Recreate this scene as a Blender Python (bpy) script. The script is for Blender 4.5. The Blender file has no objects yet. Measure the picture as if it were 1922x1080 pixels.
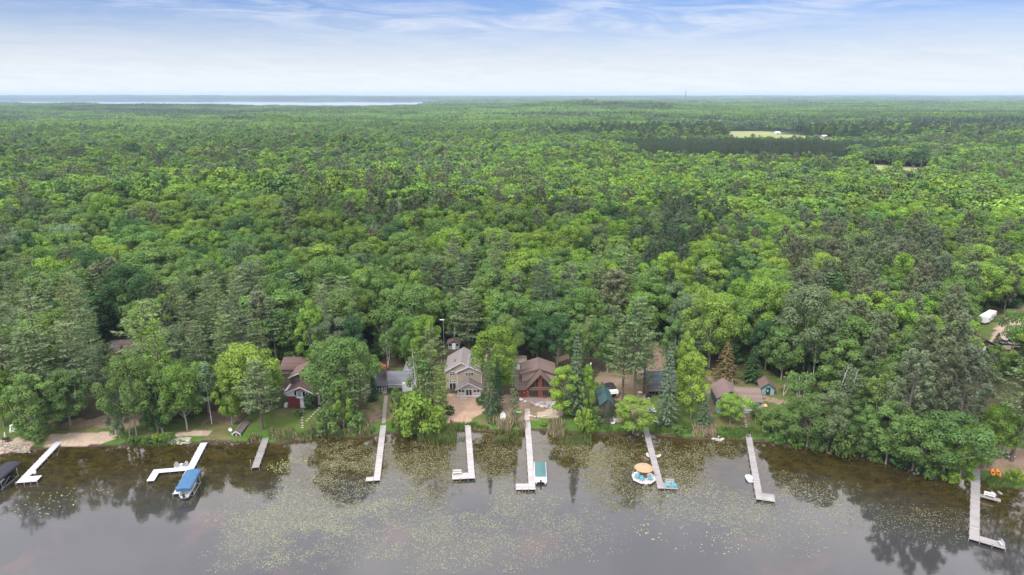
import bpy, math, random
import numpy as np
from mathutils import Vector, Matrix
R = math.radians
sc = bpy.context.scene
COL = sc.collection
# ------------------------------------------------------------------ camera, sky, sun
CAMH = 78.0
PITCH = 15.82
cam = bpy.data.objects.new('camera', bpy.data.cameras.new('camera'))
COL.objects.link(cam); sc.camera = cam
cam.data.sensor_width = 36; cam.data.lens = 24.0
cam.data.clip_start = 0.5; cam.data.clip_end = 60000
cam.location = (0, 0, CAMH); cam.rotation_euler = (R(90 - PITCH), 0, 0)
sc.view_settings.view_transform = 'Standard'; sc.view_settings.look = 'None'
sc.view_settings.exposure = 0.0; sc.view_settings.gamma = 1.0; sc.view_settings.use_curve_mapping = False
sc.cycles.max_bounces = 6; sc.cycles.diffuse_bounces = 3; sc.cycles.glossy_bounces = 2
sc.cycles.transmission_bounces = 2; sc.cycles.volume_bounces = 0; sc.cycles.transparent_max_bounces = 8
sc.cycles.caustics_reflective = False; sc.cycles.caustics_refractive = False

SUN_EL, SUN_AZ = 52.0, 215.0      # soft sun through high cloud, behind the camera and to the left

class NT:
    """terse node-tree builder"""
    def __init__(s, tree): s.t = tree; s.n = tree.nodes; s.l = tree.links
    def new(s, typ, ins=None, **kw):
        nd = s.n.new(typ)
        for k, v in kw.items(): setattr(nd, k, v)
        for k, v in (ins or {}).items(): s.put(nd.inputs[k], v)
        return nd
    def put(s, sock, v):
        if isinstance(v, bpy.types.NodeSocket): s.l.new(v, sock)
        elif isinstance(v, bpy.types.Node): s.l.new(v.outputs[0], sock)
        else:
            if hasattr(sock.default_value, '__len__') and not hasattr(v, '__len__'): v = [v]*len(sock.default_value)
            if hasattr(sock.default_value, '__len__') and len(sock.default_value) == 4 and len(v) == 3: v = (*v, 1)
            sock.default_value = v
    def m(s, op, a, b=0.0, c=None, clamp=False):
        nd = s.new('ShaderNodeMath', {0: a, 1: b}, operation=op); nd.use_clamp = clamp
        if c is not None: s.put(nd.inputs[2], c)
        return nd.outputs[0]
    def mix(s, f, a, b, typ='MIX'):
        nd = s.n.new('ShaderNodeMix'); nd.data_type = 'RGBA'; nd.blend_type = typ
        s.put(nd.inputs[0], f); s.put(nd.inputs[6], a); s.put(nd.inputs[7], b)
        return nd.outputs[2]
    def noise(s, vec, scale, detail=4.0, rough=0.55, dist=0.0, out=0):
        nd = s.new('ShaderNodeTexNoise', {'Scale': scale, 'Detail': detail, 'Roughness': rough, 'Distortion': dist})
        if vec is not None: s.put(nd.inputs['Vector'], vec)
        return nd.outputs[out]
    def ss(s, v, a, b, lo=0.0, hi=1.0):
        nd = s.new('ShaderNodeMapRange', {0: v, 1: a, 2: b, 3: lo, 4: hi}, interpolation_type='SMOOTHSTEP')
        return nd.outputs[0]
    def vmul(s, v, k):
        return s.new('ShaderNodeVectorMath', {0: v, 1: k}, operation='MULTIPLY').outputs[0]

world = bpy.data.worlds.new('World'); sc.world = world; world.use_nodes = True
w = NT(world.node_tree); w.n.clear()
sky = w.new('ShaderNodeTexSky', sky_type='NISHITA', sun_disc=False)
sky.sun_elevation = R(SUN_EL); sky.sun_rotation = R(SUN_AZ); sky.altitude = 400; sky.air_density = 1.0; sky.dust_density = 1.5; sky.ozone_density = 2.0
tc = w.new('ShaderNodeTexCoord')
sep = w.new('ShaderNodeSeparateXYZ', {0: tc.outputs['Generated']})
el = w.m('MULTIPLY', w.m('ARCSINE', sep.outputs[2]), 57.2958)
az = w.m('MULTIPLY', w.m('ARCTAN2', sep.outputs[0], sep.outputs[1]), 57.2958)
zc = w.m('MAXIMUM', sep.outputs[2], 0.012)
pl = w.new('ShaderNodeCombineXYZ', {0: w.m('DIVIDE', sep.outputs[0], zc), 1: w.m('DIVIDE', sep.outputs[1], zc), 2: 0.0})
def blob(a0, e0, ra, re, tilt=0.0):
    da = w.m('SUBTRACT', az, a0)
    de = w.m('SUBTRACT', w.m('SUBTRACT', el, e0), w.m('MULTIPLY', da, tilt))
    q = w.m('ADD', w.m('POWER', w.m('ABSOLUTE', w.m('DIVIDE', da, ra)), 2.0), w.m('POWER', w.m('ABSOLUTE', w.m('DIVIDE', de, re)), 2.0))
    return w.m('EXPONENT', w.m('MULTIPLY', q, -1.0))
wv = w.new('ShaderNodeCombineXYZ', {0: w.m('MULTIPLY', az, 0.10), 1: w.m('MULTIPLY', w.m('ADD', el, w.m('MULTIPLY', az, 0.035)), 0.75), 2: 0.0})
wisps = w.ss(w.noise(wv, 1.1, 9.0, 0.60, 1.1), 0.36, 0.66)
fine = w.noise(wv, 7.0, 8.0, 0.7, 0.6)
wisps = w.m('MULTIPLY', wisps, w.ss(fine, 0.25, 0.65, 0.55, 1.0))
mask = w.m('ADD', w.m('MULTIPLY', blob(15.0, 6.0, 9.0, 1.5, 0.0), 1.35), blob(-20.0, 6.2, 15.0, 1.1, -0.05))
mask = w.m('ADD', mask, blob(0.0, 5.8, 9.0, 0.9, 0.03))
mask = w.m('ADD', mask, blob(33.0, 7.0, 8.0, 0.7, 0.06))
mask = w.m('ADD', w.m('MULTIPLY', mask, 1.0), 0.16, clamp=True)
cirrus = w.m('MULTIPLY', w.m('MULTIPLY', wisps, mask), 0.62, clamp=True)
# high veil: thin near the horizon band in view, heavy overhead (the light of the place is a bright overcast)
veil_hi = w.ss(el, 9.0, 24.0)
hn = w.noise(pl, 1.3, 6.0, 0.6, 0.6)
veil_hi = w.m('MULTIPLY', veil_hi, w.ss(hn, 0.2, 0.65, 0.80, 1.0))
skyc = w.mix(1.0, sky.outputs[0], (0.74, 0.85, 1.24), 'MULTIPLY')
bg_sky = w.new('ShaderNodeBackground', {0: skyc, 1: 0.115})
hzmix = w.ss(el, 6.6, 0.0)
hz_n = w.noise(wv, 2.2, 7.0, 0.6, 0.8)
hzf = w.m('MULTIPLY', w.m('ADD', w.m('POWER', hzmix, 0.75), w.m('MULTIPLY', w.m('SUBTRACT', hz_n, 0.5), 0.35)), 1.0, clamp=True)
bg_low = w.new('ShaderNodeBackground', {0: (0.90, 0.95, 1.0), 1: 1.0})
bg_cir = w.new('ShaderNodeBackground', {0: (0.88, 0.91, 1.0), 1: 1.02})
cloud_hi = w.mix(w.ss(w.noise(pl, 1.6, 5.0, 0.6, 0.5), 0.38, 0.66), (0.68, 0.69, 0.77), (1.10, 1.07, 1.06))
bg_hi = w.new('ShaderNodeBackground', {0: cloud_hi, 1: 2.75})
s1 = w.new('ShaderNodeMixShader', {0: cirrus, 1: bg_sky, 2: bg_cir})
s2 = w.new('ShaderNodeMixShader', {0: hzf, 1: s1, 2: bg_low})
s3 = w.new('ShaderNodeMixShader', {0: veil_hi, 1: s2, 2: bg_hi})
w.new('ShaderNodeOutputWorld', {0: s3})

sun = bpy.data.objects.new('sun', bpy.data.lights.new('sun', 'SUN')); COL.objects.link(sun)
sun.data.energy = 3.2; sun.data.angle = R(12); sun.data.color = (1.0, 0.96, 0.90)
sun.rotation_euler = Vector((math.sin(R(SUN_AZ))*math.cos(R(SUN_EL)), math.cos(R(SUN_AZ))*math.cos(R(SUN_EL)), math.sin(R(SUN_EL)))).to_track_quat('Z', 'Y').to_euler()

# ------------------------------------------------------------------ picture <-> world
F = 1281.0
SP, CP = math.sin(R(PITCH)), math.cos(R(PITCH))
def at(px, py, z=0.0):
    v = py - 540.0
    down = F*SP + v*CP; fwd = F*CP - v*SP
    d = (CAMH - z)*fwd/down
    dep = d*CP + (CAMH - z)*SP
    return ((px - 961.0)/F*dep, d, z)
def proj(x, y, z):
    h = CAMH - z
    dep = y*CP + h*SP
    return 961.0 + F*x/dep, 540.0 + F*(h*CP - y*SP)/dep
def hat(px, py, y):
    """height of the point seen at row py when it stands y metres out"""
    v = py - 540.0
    return CAMH - y*(F*SP + v*CP)/(F*CP - v*SP)
rng = np.random.default_rng(7)
random.seed(11)

# ------------------------------------------------------------------ terrain
SHORE_PX = [(0,853),(55,844),(111,839),(207,837),(259,837),(318,833),(370,833),(450,831),(483,830),(510,833),(527,833),(550,828),(583,820),(610,819),(667,821),(703,818),
 (743,814),(793,812),(830,808),(877,806),(929,812),(985,809),(1030,808),(1077,812),(1120,815),(1149,815),(1205,813),(1247,819),(1302,824),(1358,825),(1400,826),(1448,831),
 (1490,837),(1531,842),(1567,848),(1600,855),(1669,869),(1716,883),(1785,901),(1831,901),(1878,910),(1922,922)]
_sp = np.array([at(a, b, 0)[:2] for a, b in SHORE_PX])
_sx = np.concatenate([[-900, -400, -160], _sp[:, 0], [140, 300, 900]]); _sy = np.concatenate([[60, 110, 138], _sp[:, 1], [104, 60, -40]])
def shore_y(x): return np.interp(x, _sx, _sy)
def hsh(x, y, k=0.0):
    return np.sin(x*1.0 + 1.7*np.sin(y*0.83 + k) + k)*np.cos(y*1.13 + 1.3*np.sin(x*0.71 - k) + 2*k)
def fbm(x, y, s, k=0.0):
    return 0.55*hsh(x/s, y/s, k) + 0.3*hsh(x/s*2.1 + 5, y/s*2.1, k + 3) + 0.15*hsh(x/s*4.3, y/s*4.3 + 9, k + 7)
def sst(v, a, b):
    t = np.clip((v - a)/(b - a), 0, 1); return t*t*(3 - 2*t)
K = CAMH/60.0
def far_lake(x, y):
    px = 961 + F*x/np.maximum(y*CP + CAMH*SP, 1)
    near = np.interp(px, [-400, 0, 200, 450, 700, 800, 845], np.array([4300, 4000, 3400, 2900, 2950, 3300, 5000])*K)
    near = near + 200*fbm(x, y, 500, 2)
    far = np.interp(px, [-400, 500, 800, 850], np.array([8300, 8200, 7800, 6400])*K)
    return (y > near) & (y < far) & (px < 850)
def ground(x, y):
    x = np.asarray(x, float); y = np.asarray(y, float)
    s = y - shore_y(x) + 0.5*fbm(x, y, 3.0, 1)
    z = np.where(s < 0, np.maximum(0.16*s, -1.8), 0.0)
    z = z + 0.42*sst(s, -0.1, 0.8) + 0.9*sst(s, 1, 16) + 1.3*sst(s, 14, 45)
    z = z + np.where(s > 20, 0.35*fbm(x, y, 22, 4)*sst(s, 20, 45), 0)
    far = sst(y, 260, 700)
    z = z + 15*np.exp(-((x + 140)/125)**2 - ((y - 385)/90)**2) + 7*np.exp(-((x - 230)/110)**2 - ((y - 420)/80)**2) + 5*np.exp(-((x - 20)/70)**2 - ((y - 330)/60)**2)
    z = z + far*(11*fbm(x*.7, y, 190, 6)*(1 - .4*sst(y, 1500, 2500))) + sst(y, 900, 2500)*15*fbm(x, y, 700, 8)*(1 - .85*sst(y, 3300, 3900)*(1 - sst(y, 10800, 11500))*(x < 100))
    px = 961 + F*x/np.maximum(y*CP + CAMH*SP, 1)
    z = z + 26*np.exp(-((px - 1130)/190)**2 - ((y - 3300)/700)**2)*sst(y, 1500, 2500)
    z = z + 12*np.exp(-((px - 640)/120)**2 - ((y - 2600)/300)**2)
    z = z + sst(y, 6500, 14000)*(18 + 24*fbm(x, y, 2600, 3))*(1 - .0*x)
    lk = far_lake(x, y)
    fl = np.exp(-((x - 390)/380)**4 - ((y - 1050)/480)**4); z = z*(1 - fl) + fl*(0.5 + 8.0*sst(y, 975, 1150))
    z = np.where(lk, -6.0, z)
    return z
def gz(x, y): return float(ground(x, y))
def atg(px, py):
    z = 1.0
    for _ in range(8):
        x, y, _z = at(px, py, z); z = 0.5*z + 0.5*gz(x, y)
    return x, y, gz(x, y)
def poly(pts): return [atg(a, b)[:2] for a, b in pts]
def inpoly(x, y, P, jit=0.0):
    if jit: x = x + jit*fbm(x, y, 1.7, 5); y = y + jit*fbm(x, y, 1.9, 9)
    c = np.zeros(np.shape(x), bool); n = len(P)
    for i in range(n):
        x1, y1 = P[i]; x2, y2 = P[(i+1) % n]
        if y1 == y2: continue
        c ^= ((y1 > y) != (y2 > y)) & (x < (x2 - x1)*(y - y1)/(y2 - y1) + x1)
    return c

# ------------------------------------------------------------------ mesh helpers
def link(o, parent=None):
    COL.objects.link(o)
    if parent is not None: o.parent = parent
    return o
def tag(o, label=None, cat=None, group=None, kind=None):
    if label: o['label'] = label
    if cat: o['category'] = cat
    if group: o['group'] = group
    if kind: o['kind'] = kind
    return o
def npmesh(name, V, polys, mats=(), mi=None, tone=None, smooth=False, col=None):
    """V (n,3); polys: list of (m,k) index arrays"""
    me = bpy.data.meshes.new(name)
    V = np.asarray(V, np.float32)
    me.vertices.add(len(V)); me.vertices.foreach_set('co', V.ravel())
    tot = sum(p.shape[0] for p in polys); nl = sum(p.size for p in polys)
    me.loops.add(nl); me.polygons.add(tot)
    me.loops.foreach_set('vertex_index', np.concatenate([p.ravel() for p in polys]).astype(np.int32))
    st = []; c = 0
    for p in polys:
        st.append(c + np.arange(p.shape[0])*p.shape[1]); c += p.size
    me.polygons.foreach_set('loop_start', np.concatenate(st).astype(np.int32))
    if mi is not None: me.polygons.foreach_set('material_index', np.asarray(mi, np.int32))
    if smooth: me.polygons.foreach_set('use_smooth', np.ones(tot, bool))
    for m_ in mats: me.materials.append(m_)
    me.update(calc_edges=True)
    if tone is not None:
        a = me.attributes.new('tone', 'FLOAT', 'POINT'); a.data.foreach_set('value', np.asarray(tone, np.float32))
    if col is not None:
        a = me.attributes.new('gcol', 'FLOAT_COLOR', 'POINT')
        a.data.foreach_set('color', np.concatenate([col, np.ones((len(col), 1))], 1).astype(np.float32).ravel())
    return me
def grid_mesh(name, xs, ys, zf, mats, col=None, tone=None, smooth=True):
    X, Y = np.meshgrid(xs, ys); Z = zf(X, Y)
    V = np.stack([X, Y, Z], -1).reshape(-1, 3)
    nx, ny = len(xs), len(ys)
    i = (np.arange(ny - 1)[:, None]*nx + np.arange(nx - 1)[None]).ravel()
    q = np.stack([i, i + 1, i + nx + 1, i + nx], 1)
    return npmesh(name, V, [q], mats, smooth=smooth, col=None if col is None else col(X.ravel(), Y.ravel(), Z.ravel()), tone=None if tone is None else tone(X.ravel(), Y.ravel()))

# ------------------------------------------------------------------ materials
MATS = {}
def mat(name, col, rough=0.8, var=0.12, scale=3.0, spec=0.3, metal=0.0, bump=0.0, stripe=None):
    """a plain painted / wooden / metal surface with procedural wear"""
    if name in MATS: return MATS[name]
    m_ = bpy.data.materials.new(name); m_.use_nodes = True; t = NT(m_.node_tree); t.n.clear()
    tcx = t.new('ShaderNodeTexCoord').outputs['Object']
    n1 = t.noise(tcx, scale, 5, 0.65); n2 = t.noise(tcx, scale*7, 3, 0.6)
    f = t.m('ADD', t.m('MULTIPLY', t.m('SUBTRACT', n1, 0.5), var*2.6), t.m('ADD', 1.0, t.m('MULTIPLY', t.m('SUBTRACT', n2, 0.5), var*1.4)))
    if stripe:
        ax, per, dep = stripe   # board / shingle courses
        sx = t.new('ShaderNodeSeparateXYZ', {0: tcx}).outputs[ax]
        fr = t.m('FRACT', t.m('DIVIDE', sx, per))
        f = t.m('MULTIPLY', f, t.ss(fr, 0.0, 0.14, 1 - dep, 1.0))
        cell = t.new('ShaderNodeTexWhiteNoise', {'W': t.m('FLOOR', t.m('DIVIDE', sx, per))}, noise_dimensions='1D')
        f = t.m('MULTIPLY', f, t.m('ADD', 1 - var*0.5, t.m('MULTIPLY', cell.outputs[0], var)))
    c = t.new('ShaderNodeVectorMath', {0: col[:3], 3: f}, operation='SCALE').outputs[0]
    b = t.new('ShaderNodeBsdfPrincipled', {'Base Color': c, 'Roughness': rough, 'Metallic': metal, 'Specular IOR Level': spec})
    if bump:
        bp = t.new('ShaderNodeBump', {'Strength': bump, 'Distance': 0.05, 'Height': n2}); t.put(b.inputs['Normal'], bp.outputs[0])
    t.new('ShaderNodeOutputMaterial', {0: b}); MATS[name] = m_
    return m_
def leaf_mat(name, trans=0.3, rough=0.6):
    m_ = bpy.data.materials.new(name); m_.use_nodes = True; t = NT(m_.node_tree); t.n.clear()
    ti = t.new('ShaderNodeAttribute', attribute_type='INSTANCER', attribute_name='tint')
    to = t.new('ShaderNodeAttribute', attribute_type='GEOMETRY', attribute_name='tone')
    c = t.new('ShaderNodeVectorMath', {0: ti.outputs['Color'], 3: to.outputs['Fac']}, operation='SCALE').outputs[0]
    d = t.new('ShaderNodeBsdfDiffuse', {'Color': c})
    c2 = t.mix(1.0, c, (1.15, 1.2, 0.6), 'MULTIPLY')
    tr = t.new('ShaderNodeBsdfTranslucent', {'Color': c2})
    mx = t.new('ShaderNodeMixShader', {0: trans, 1: d, 2: tr})
    t.new('ShaderNodeOutputMaterial', {0: mx}); MATS[name] = m_
    return m_
M_LEAF = leaf_mat('leaves', 0.2)
M_NEED = leaf_mat('needles', 0.12)
M_BARK = mat('bark', (0.13, 0.105, 0.085), 0.9, 0.35, 2.5)
M_PALEBARK = mat('pale_bark', (0.30, 0.27, 0.24), 0.9, 0.35, 2.0)
M_BIRCH = mat('birch_bark', (0.60, 0.57, 0.53), 0.8, 0.35, 3.0)
M_DEAD = mat('dead_wood', (0.38, 0.34, 0.32), 0.9, 0.3, 3.0)
# ------------------------------------------------------------------ ground, water
P_LAWN = [poly(p) for p in [
 [(-30,870),(-30,770),(60,785),(110,800),(220,795),(330,790),(430,775),(520,770),(600,765),(622,790),(620,830),(400,840),(100,850)],
 [(590,840),(600,790),(690,770),(700,740),(770,735),(800,800),(790,830)],
 [(780,830),(790,790),(860,780),(960,770),(1060,775),(1300,770),(1440,775),(1470,820),(1470,850),(1000,830)],
 [(1180,760),(1330,700),(1420,702),(1470,722),(1500,760),(1470,790),(1300,800),(1200,790)],
 [(1390,700),(1440,760),(1540,775),(1480,722),(1430,690)],
 [(1790,920),(1800,860),(1850,820),(1960,810),(1960,940)],
 [(1770,640),(1960,560),(1960,660),(1800,660)],
 [(695,710),(745,694),(775,700),(770,720),(700,725)],
 [(200,650),(260,630),(260,660),(205,670)]]]
P_SAND = [poly(p) for p in [
 [(80,836),(92,814),(222,810),(215,824),(190,835)], [(-30,858),(-30,828),(30,822),(62,830),(58,842)],
 [(325,818),(335,811),(397,808),(394,817),(360,820)],
 [(1010,775),(1035,764),(1056,772),(1058,780),(1035,786),(1008,784)],
 [(1850,655),(1868,620),(1880,600),(1925,585),(1960,590),(1960,660),(1900,660)]]]
P_YARD = [poly(p) for p in [
 [(838,792),(842,740),(905,738),(916,765),(905,775),(888,783),(882,796)],
 [(900,740),(912,660),(930,650),(925,740)]]]
P_DIRT = [poly(p) for p in [
 [(935,770),(935,745),(1050,745),(1060,760),(1030,768),(1010,788),(975,790),(955,780)],
 [(1118,728),(1122,700),(1165,694),(1200,700),(1216,690),(1214,640),(1240,640),(1250,690),(1215,735),(1210,785),(1160,790),(1165,740)],
 [(700,770),(708,735),(712,735),(716,790),(680,797)], [(730,800),(728,745),(745,745),(760,800)],
 [(1320,775),(1300,740),(1345,730),(1345,780)], [(1385,795),(1390,765),(1450,770),(1440,785)],
 [(1800,880),(1810,850),(1870,840),(1960,845),(1960,905),(1890,885)], [(120,800),(140,785),(220,783),(300,790),(230,806)],
 [(380,795),(400,770),(470,770),(440,795)]]]
P_TRACK = [poly(p) for p in [
 [(1305,688),(1345,712),(1343,717),(1300,694)], [(1318,692),(1352,722),(1348,727),(1314,698)],
 [(1430,742),(1500,758),(1580,790),(1580,795),(1495,763),(1430,746)], [(1432,748),(1470,756),(1530,790),(1522,792),(1465,761),(1432,752)],
 [(1880,600),(1920,560),(1960,560),(1900,610)], [(1035,645),(1050,628),(1056,632),(1040,650)], [(1040,670),(1070,665),(1075,672),(1045,680)]]]
P_ROAD = [poly([(205,655),(208,640),(260,634),(262,648),(250,652)])]
P_FIELD = [[at(a, b, 9)[:2] for a, b in p] for p in [
 [(1362,270),(1362,244),(1440,242),(1455,246),(1462,251),(1530,255),(1570,259),(1630,268),(1500,270)]]]
P_FIELD.append([at(a, b, 0)[:2] for a, b in [(1190,318),(1190,298),(1590,298),(1604,313),(1640,311),(1700,316),(1750,319),(1754,352),(1645,352),(1600,330)]])
C = dict(lawn=(.085,.125,.030), dry=(.16,.135,.065), dirt=(.235,.165,.125), sand=(.40,.31,.235), yard=(.37,.255,.185), floor=(.060,.052,.030), mud=(.060,.045,.030), field=(.25,.28,.115), wild=(.045,.075,.022), road=(.32,.31,.31), far=(.035,.065,.022))
C = {k: np.array(v) for k, v in C.items()}
def gcol(x, y, z):
    n = len(x); col = np.tile(C['floor'], (n, 1)).astype(float)
    def blend(mask, c):
        m_ = np.asarray(mask, float)[:, None]; col[:] = col*(1 - m_) + np.asarray(c)*m_
    blend(sst(fbm(x, y, 9, 3), 0.0, 0.5)*0.6, C['wild'])
    near = (y < 330) & (np.abs(x) < 260)
    idx = np.where(near)[0]; xx, yy = x[idx], y[idx]
    sub = col[idx]
    def pb(P, c, j=1.0):
        m_ = inpoly(xx, yy, P, j); sub[m_] = c
    s = yy - shore_y(xx)
    for P in P_LAWN:
        m_ = inpoly(xx, yy, P, 2.5); f = sst(fbm(xx, yy, 5, 2), -0.1, 0.55)[:, None]*0.75
        cc = C['lawn']*(1 - f) + C['dry']*f; sub[m_] = cc[m_]
    for P in P_DIRT:
        m_ = inpoly(xx, yy, P, 2.0); f = sst(fbm(xx, yy, 4, 8), -0.25, 0.5)[:, None]*0.7
        cc = C['dirt']*(1 - f) + C['dry']*f; sub[m_] = cc[m_]
    for P in P_TRACK: pb(P, C['dirt']*1.15, .5)
    for P in P_YARD: pb(P, C['yard'], .9)
    for P in P_SAND: pb(P, C['sand'], .5)
    for P in P_ROAD: pb(P, C['road'], .2)
    sand = np.zeros(len(xx), bool)
    for P in P_SAND: sand |= inpoly(xx, yy, P, .5)
    m_ = (s > 0.4) & (s < 4.2 + 1.8*fbm(xx, yy, 6, 1)) & ~sand & (sub[:, 1] > sub[:, 0])
    sub[m_] = C['lawn']*[.85, 1.15, .8]
    m_ = (s <= 0.55 + .4*fbm(xx, yy, 2, 1)) & ~sand; sub[m_] = C['mud']
    col[idx] = sub
    for P in P_FIELD:
        m_ = inpoly(x, y, P); f = sst(fbm(x, y, 40, 2), -0.4, 0.6)[:, None]*0.3
        cc = C['field']*(1 - f) + C['dry']*f; col[m_] = cc[m_]
    far = (y > 1100); inf = np.zeros(n, bool)
    for P in P_FIELD: inf |= inpoly(x, y, P)
    m_ = far & ~inf; col[m_] = C['far']*(1 + .25*fbm(x, y, 300, 5))[m_][:, None]
    return col
def spaced(a, b, st, gr, lim):
    out = list(np.arange(a, b, st)); v, s_ = b, st
    while v < lim: out.append(v); s_ *= gr; v += s_
    out.append(lim); return out
right = spaced(0, 150, .6, 1.09, 26000); left = spaced(0, 135, .6, 1.09, 26000)
xs = np.array([-v for v in left[:0:-1]] + right)
ys_ = spaced(100, 262, .6, 1.035, 30000); ys = np.array([-500, -200, -50, 20, 50, 70, 80, 86, 91, 95, 98] + ys_)
gm = bpy.data.materials.new('ground'); gm.use_nodes = True; t = NT(gm.node_tree); t.n.clear()
pos = t.new('ShaderNodeNewGeometry').outputs['Position']
ga = t.new('ShaderNodeAttribute', attribute_type='GEOMETRY', attribute_name='gcol').outputs['Color']
g1 = t.noise(pos, 0.35, 6, 0.65); g2 = t.noise(pos, 2.6, 5, 0.7)
f = t.m('ADD', t.m('ADD', 1.0, t.m('MULTIPLY', t.m('SUBTRACT', g1, .5), .9)), t.m('MULTIPLY', t.m('SUBTRACT', g2, .5), 1.1))
gc = t.new('ShaderNodeVectorMath', {0: ga, 3: f}, operation='SCALE').outputs[0]
gc = t.mix(t.ss(t.noise(pos, 0.9, 4, .6), .5, .7, 0, .22), gc, (.16, .12, .08))
bp = t.new('ShaderNodeBump', {'Strength': .6, 'Distance': .15, 'Height': g2})
b = t.new('ShaderNodeBsdfPrincipled', {'Base Color': gc, 'Roughness': .95, 'Specular IOR Level': .1, 'Normal': bp.outputs[0]})
t.new('ShaderNodeOutputMaterial', {0: b})
tag(link(bpy.data.objects.new('ground', grid_mesh('ground', xs, ys, ground, [gm], col=gcol))), kind='structure')

def water_mat(name, near):
    m_ = bpy.data.materials.new(name); m_.use_nodes = True; t = NT(m_.node_tree); t.n.clear()
    pos = t.new('ShaderNodeNewGeometry').outputs['Position']
    if near:
        s = t.new('ShaderNodeAttribute', attribute_type='GEOMETRY', attribute_name='tone').outputs['Fac']
        nz = t.noise(pos, .11, 6, .65, .8); nf = t.noise(pos, .9, 5, .7, .5); nm = t.noise(t.vmul(pos, (1, 1.6, 1)), .3, 6, .7, 1.2)
        c = t.mix(t.ss(nm, .35, .65), (.018, .014, .004), (.052, .039, .010))
        c = t.mix(t.ss(nf, .5, .72, 0, .5), c, (.062, .050, .018))
        sh = t.ss(t.m('ADD', s, t.m('MULTIPLY', nz, 5.0)), 4.6, 0.5)
        c = t.mix(t.m('MULTIPLY', sh, .8), c, (.085, .055, .026))
        dp = t.ss(t.m('ADD', s, t.m('MULTIPLY', nz, 26.0)), 20.0, 46.0)
        c = t.mix(dp, c, (.040, .040, .040))
        red = t.m('MULTIPLY', t.ss(t.noise(pos, .075, 4, .55, .3), .56, .70), dp)
        c = t.mix(t.m('MULTIPLY', red, .75), c, (.075, .050, .046))
    else: c = (.03, .04, .04)
    rp = t.m('ADD', t.m('MULTIPLY', t.noise(t.vmul(pos, (1.0, 1.8, 1)), .8, 4, .6), 1.0), 0.0)
    bp = t.new('ShaderNodeBump', {'Strength': .10, 'Distance': .05 if near else .02, 'Height': rp})
    d = t.new('ShaderNodeBsdfDiffuse', {'Color': c})
    g = t.new('ShaderNodeBsdfGlossy', {'Color': (1, .985, 1.0), 'Roughness': .025, 'Normal': bp.outputs[0]})
    lw = t.new('ShaderNodeFresnel', {'IOR': 1.62 if near else 2.2, 'Normal': bp.outputs[0]})
    mx = t.new('ShaderNodeMixShader', {0: lw, 1: d, 2: g}); t.new('ShaderNodeOutputMaterial', {0: mx})
    return m_
wx = np.concatenate([[-900, -500, -300], np.arange(-170, 181, 2.0), [300, 500, 900]]); wy = np.concatenate([[-500, -200, 0], np.arange(40, 181, 1.0)])
tag(link(bpy.data.objects.new('lake_water', grid_mesh('lake_water', wx, wy, lambda X, Y: X*0, [water_mat('lake_water', True)], tone=lambda x, y: shore_y(x) - y))), kind='structure')
fx = np.linspace(-16000, 200, 30); fy = np.linspace(3500, 12000, 20)
tag(link(bpy.data.objects.new('far_lake_water', grid_mesh('far_lake_water', fx, fy, lambda X, Y: X*0 - 1.0, [water_mat('far_lake_water', False)]))), kind='structure')

# ------------------------------------------------------------------ tree shapes
def unit(v): return v/np.maximum(np.linalg.norm(v, axis=-1, keepdims=True), 1e-9)
def leaf_quads(P, N, L, W, r, updir=None):
    """quads at P with normals N, long side L, short side W"""
    n = len(P); rv = r.normal(size=(n, 3)) if updir is None else updir
    A = unit(np.cross(N, rv)) if updir is None else unit(updir - N*np.sum(updir*N, 1, keepdims=True))
    B = np.cross(N, A)
    A = A*(np.asarray(L)*np.ones(n))[:, None]/2; B = B*(np.asarray(W)*np.ones(n))[:, None]/2
    return np.stack([P - A, P + B*.95 - A*.1, P + A, P - B*.95 - A*.1], 1)
def tube(path, rad, sides=6):
    path = np.asarray(path, float); rad = np.asarray(rad, float); n = len(path)
    T = np.gradient(path, axis=0) if n > 1 else path; T = unit(T)
    ref = np.where(np.abs(T[:, 2:3]) > .9, np.array([[1., 0, 0]]), np.array([[0, 0, 1.]]))
    A = unit(np.cross(T, ref)); B = np.cross(T, A)
    a = np.arange(sides)/sides*2*np.pi
    V = path[:, None] + rad[:, None, None]*(A[:, None]*np.cos(a)[None, :, None] + B[:, None]*np.sin(a)[None, :, None])
    i = np.arange(n - 1)[:, None]*sides; j = np.arange(sides)[None]; k = (j + 1) % sides
    q = np.stack([i + j, i + k, i + sides + k, i + sides + j], -1).reshape(-1, 4)
    return V.reshape(-1, 3), q
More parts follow.
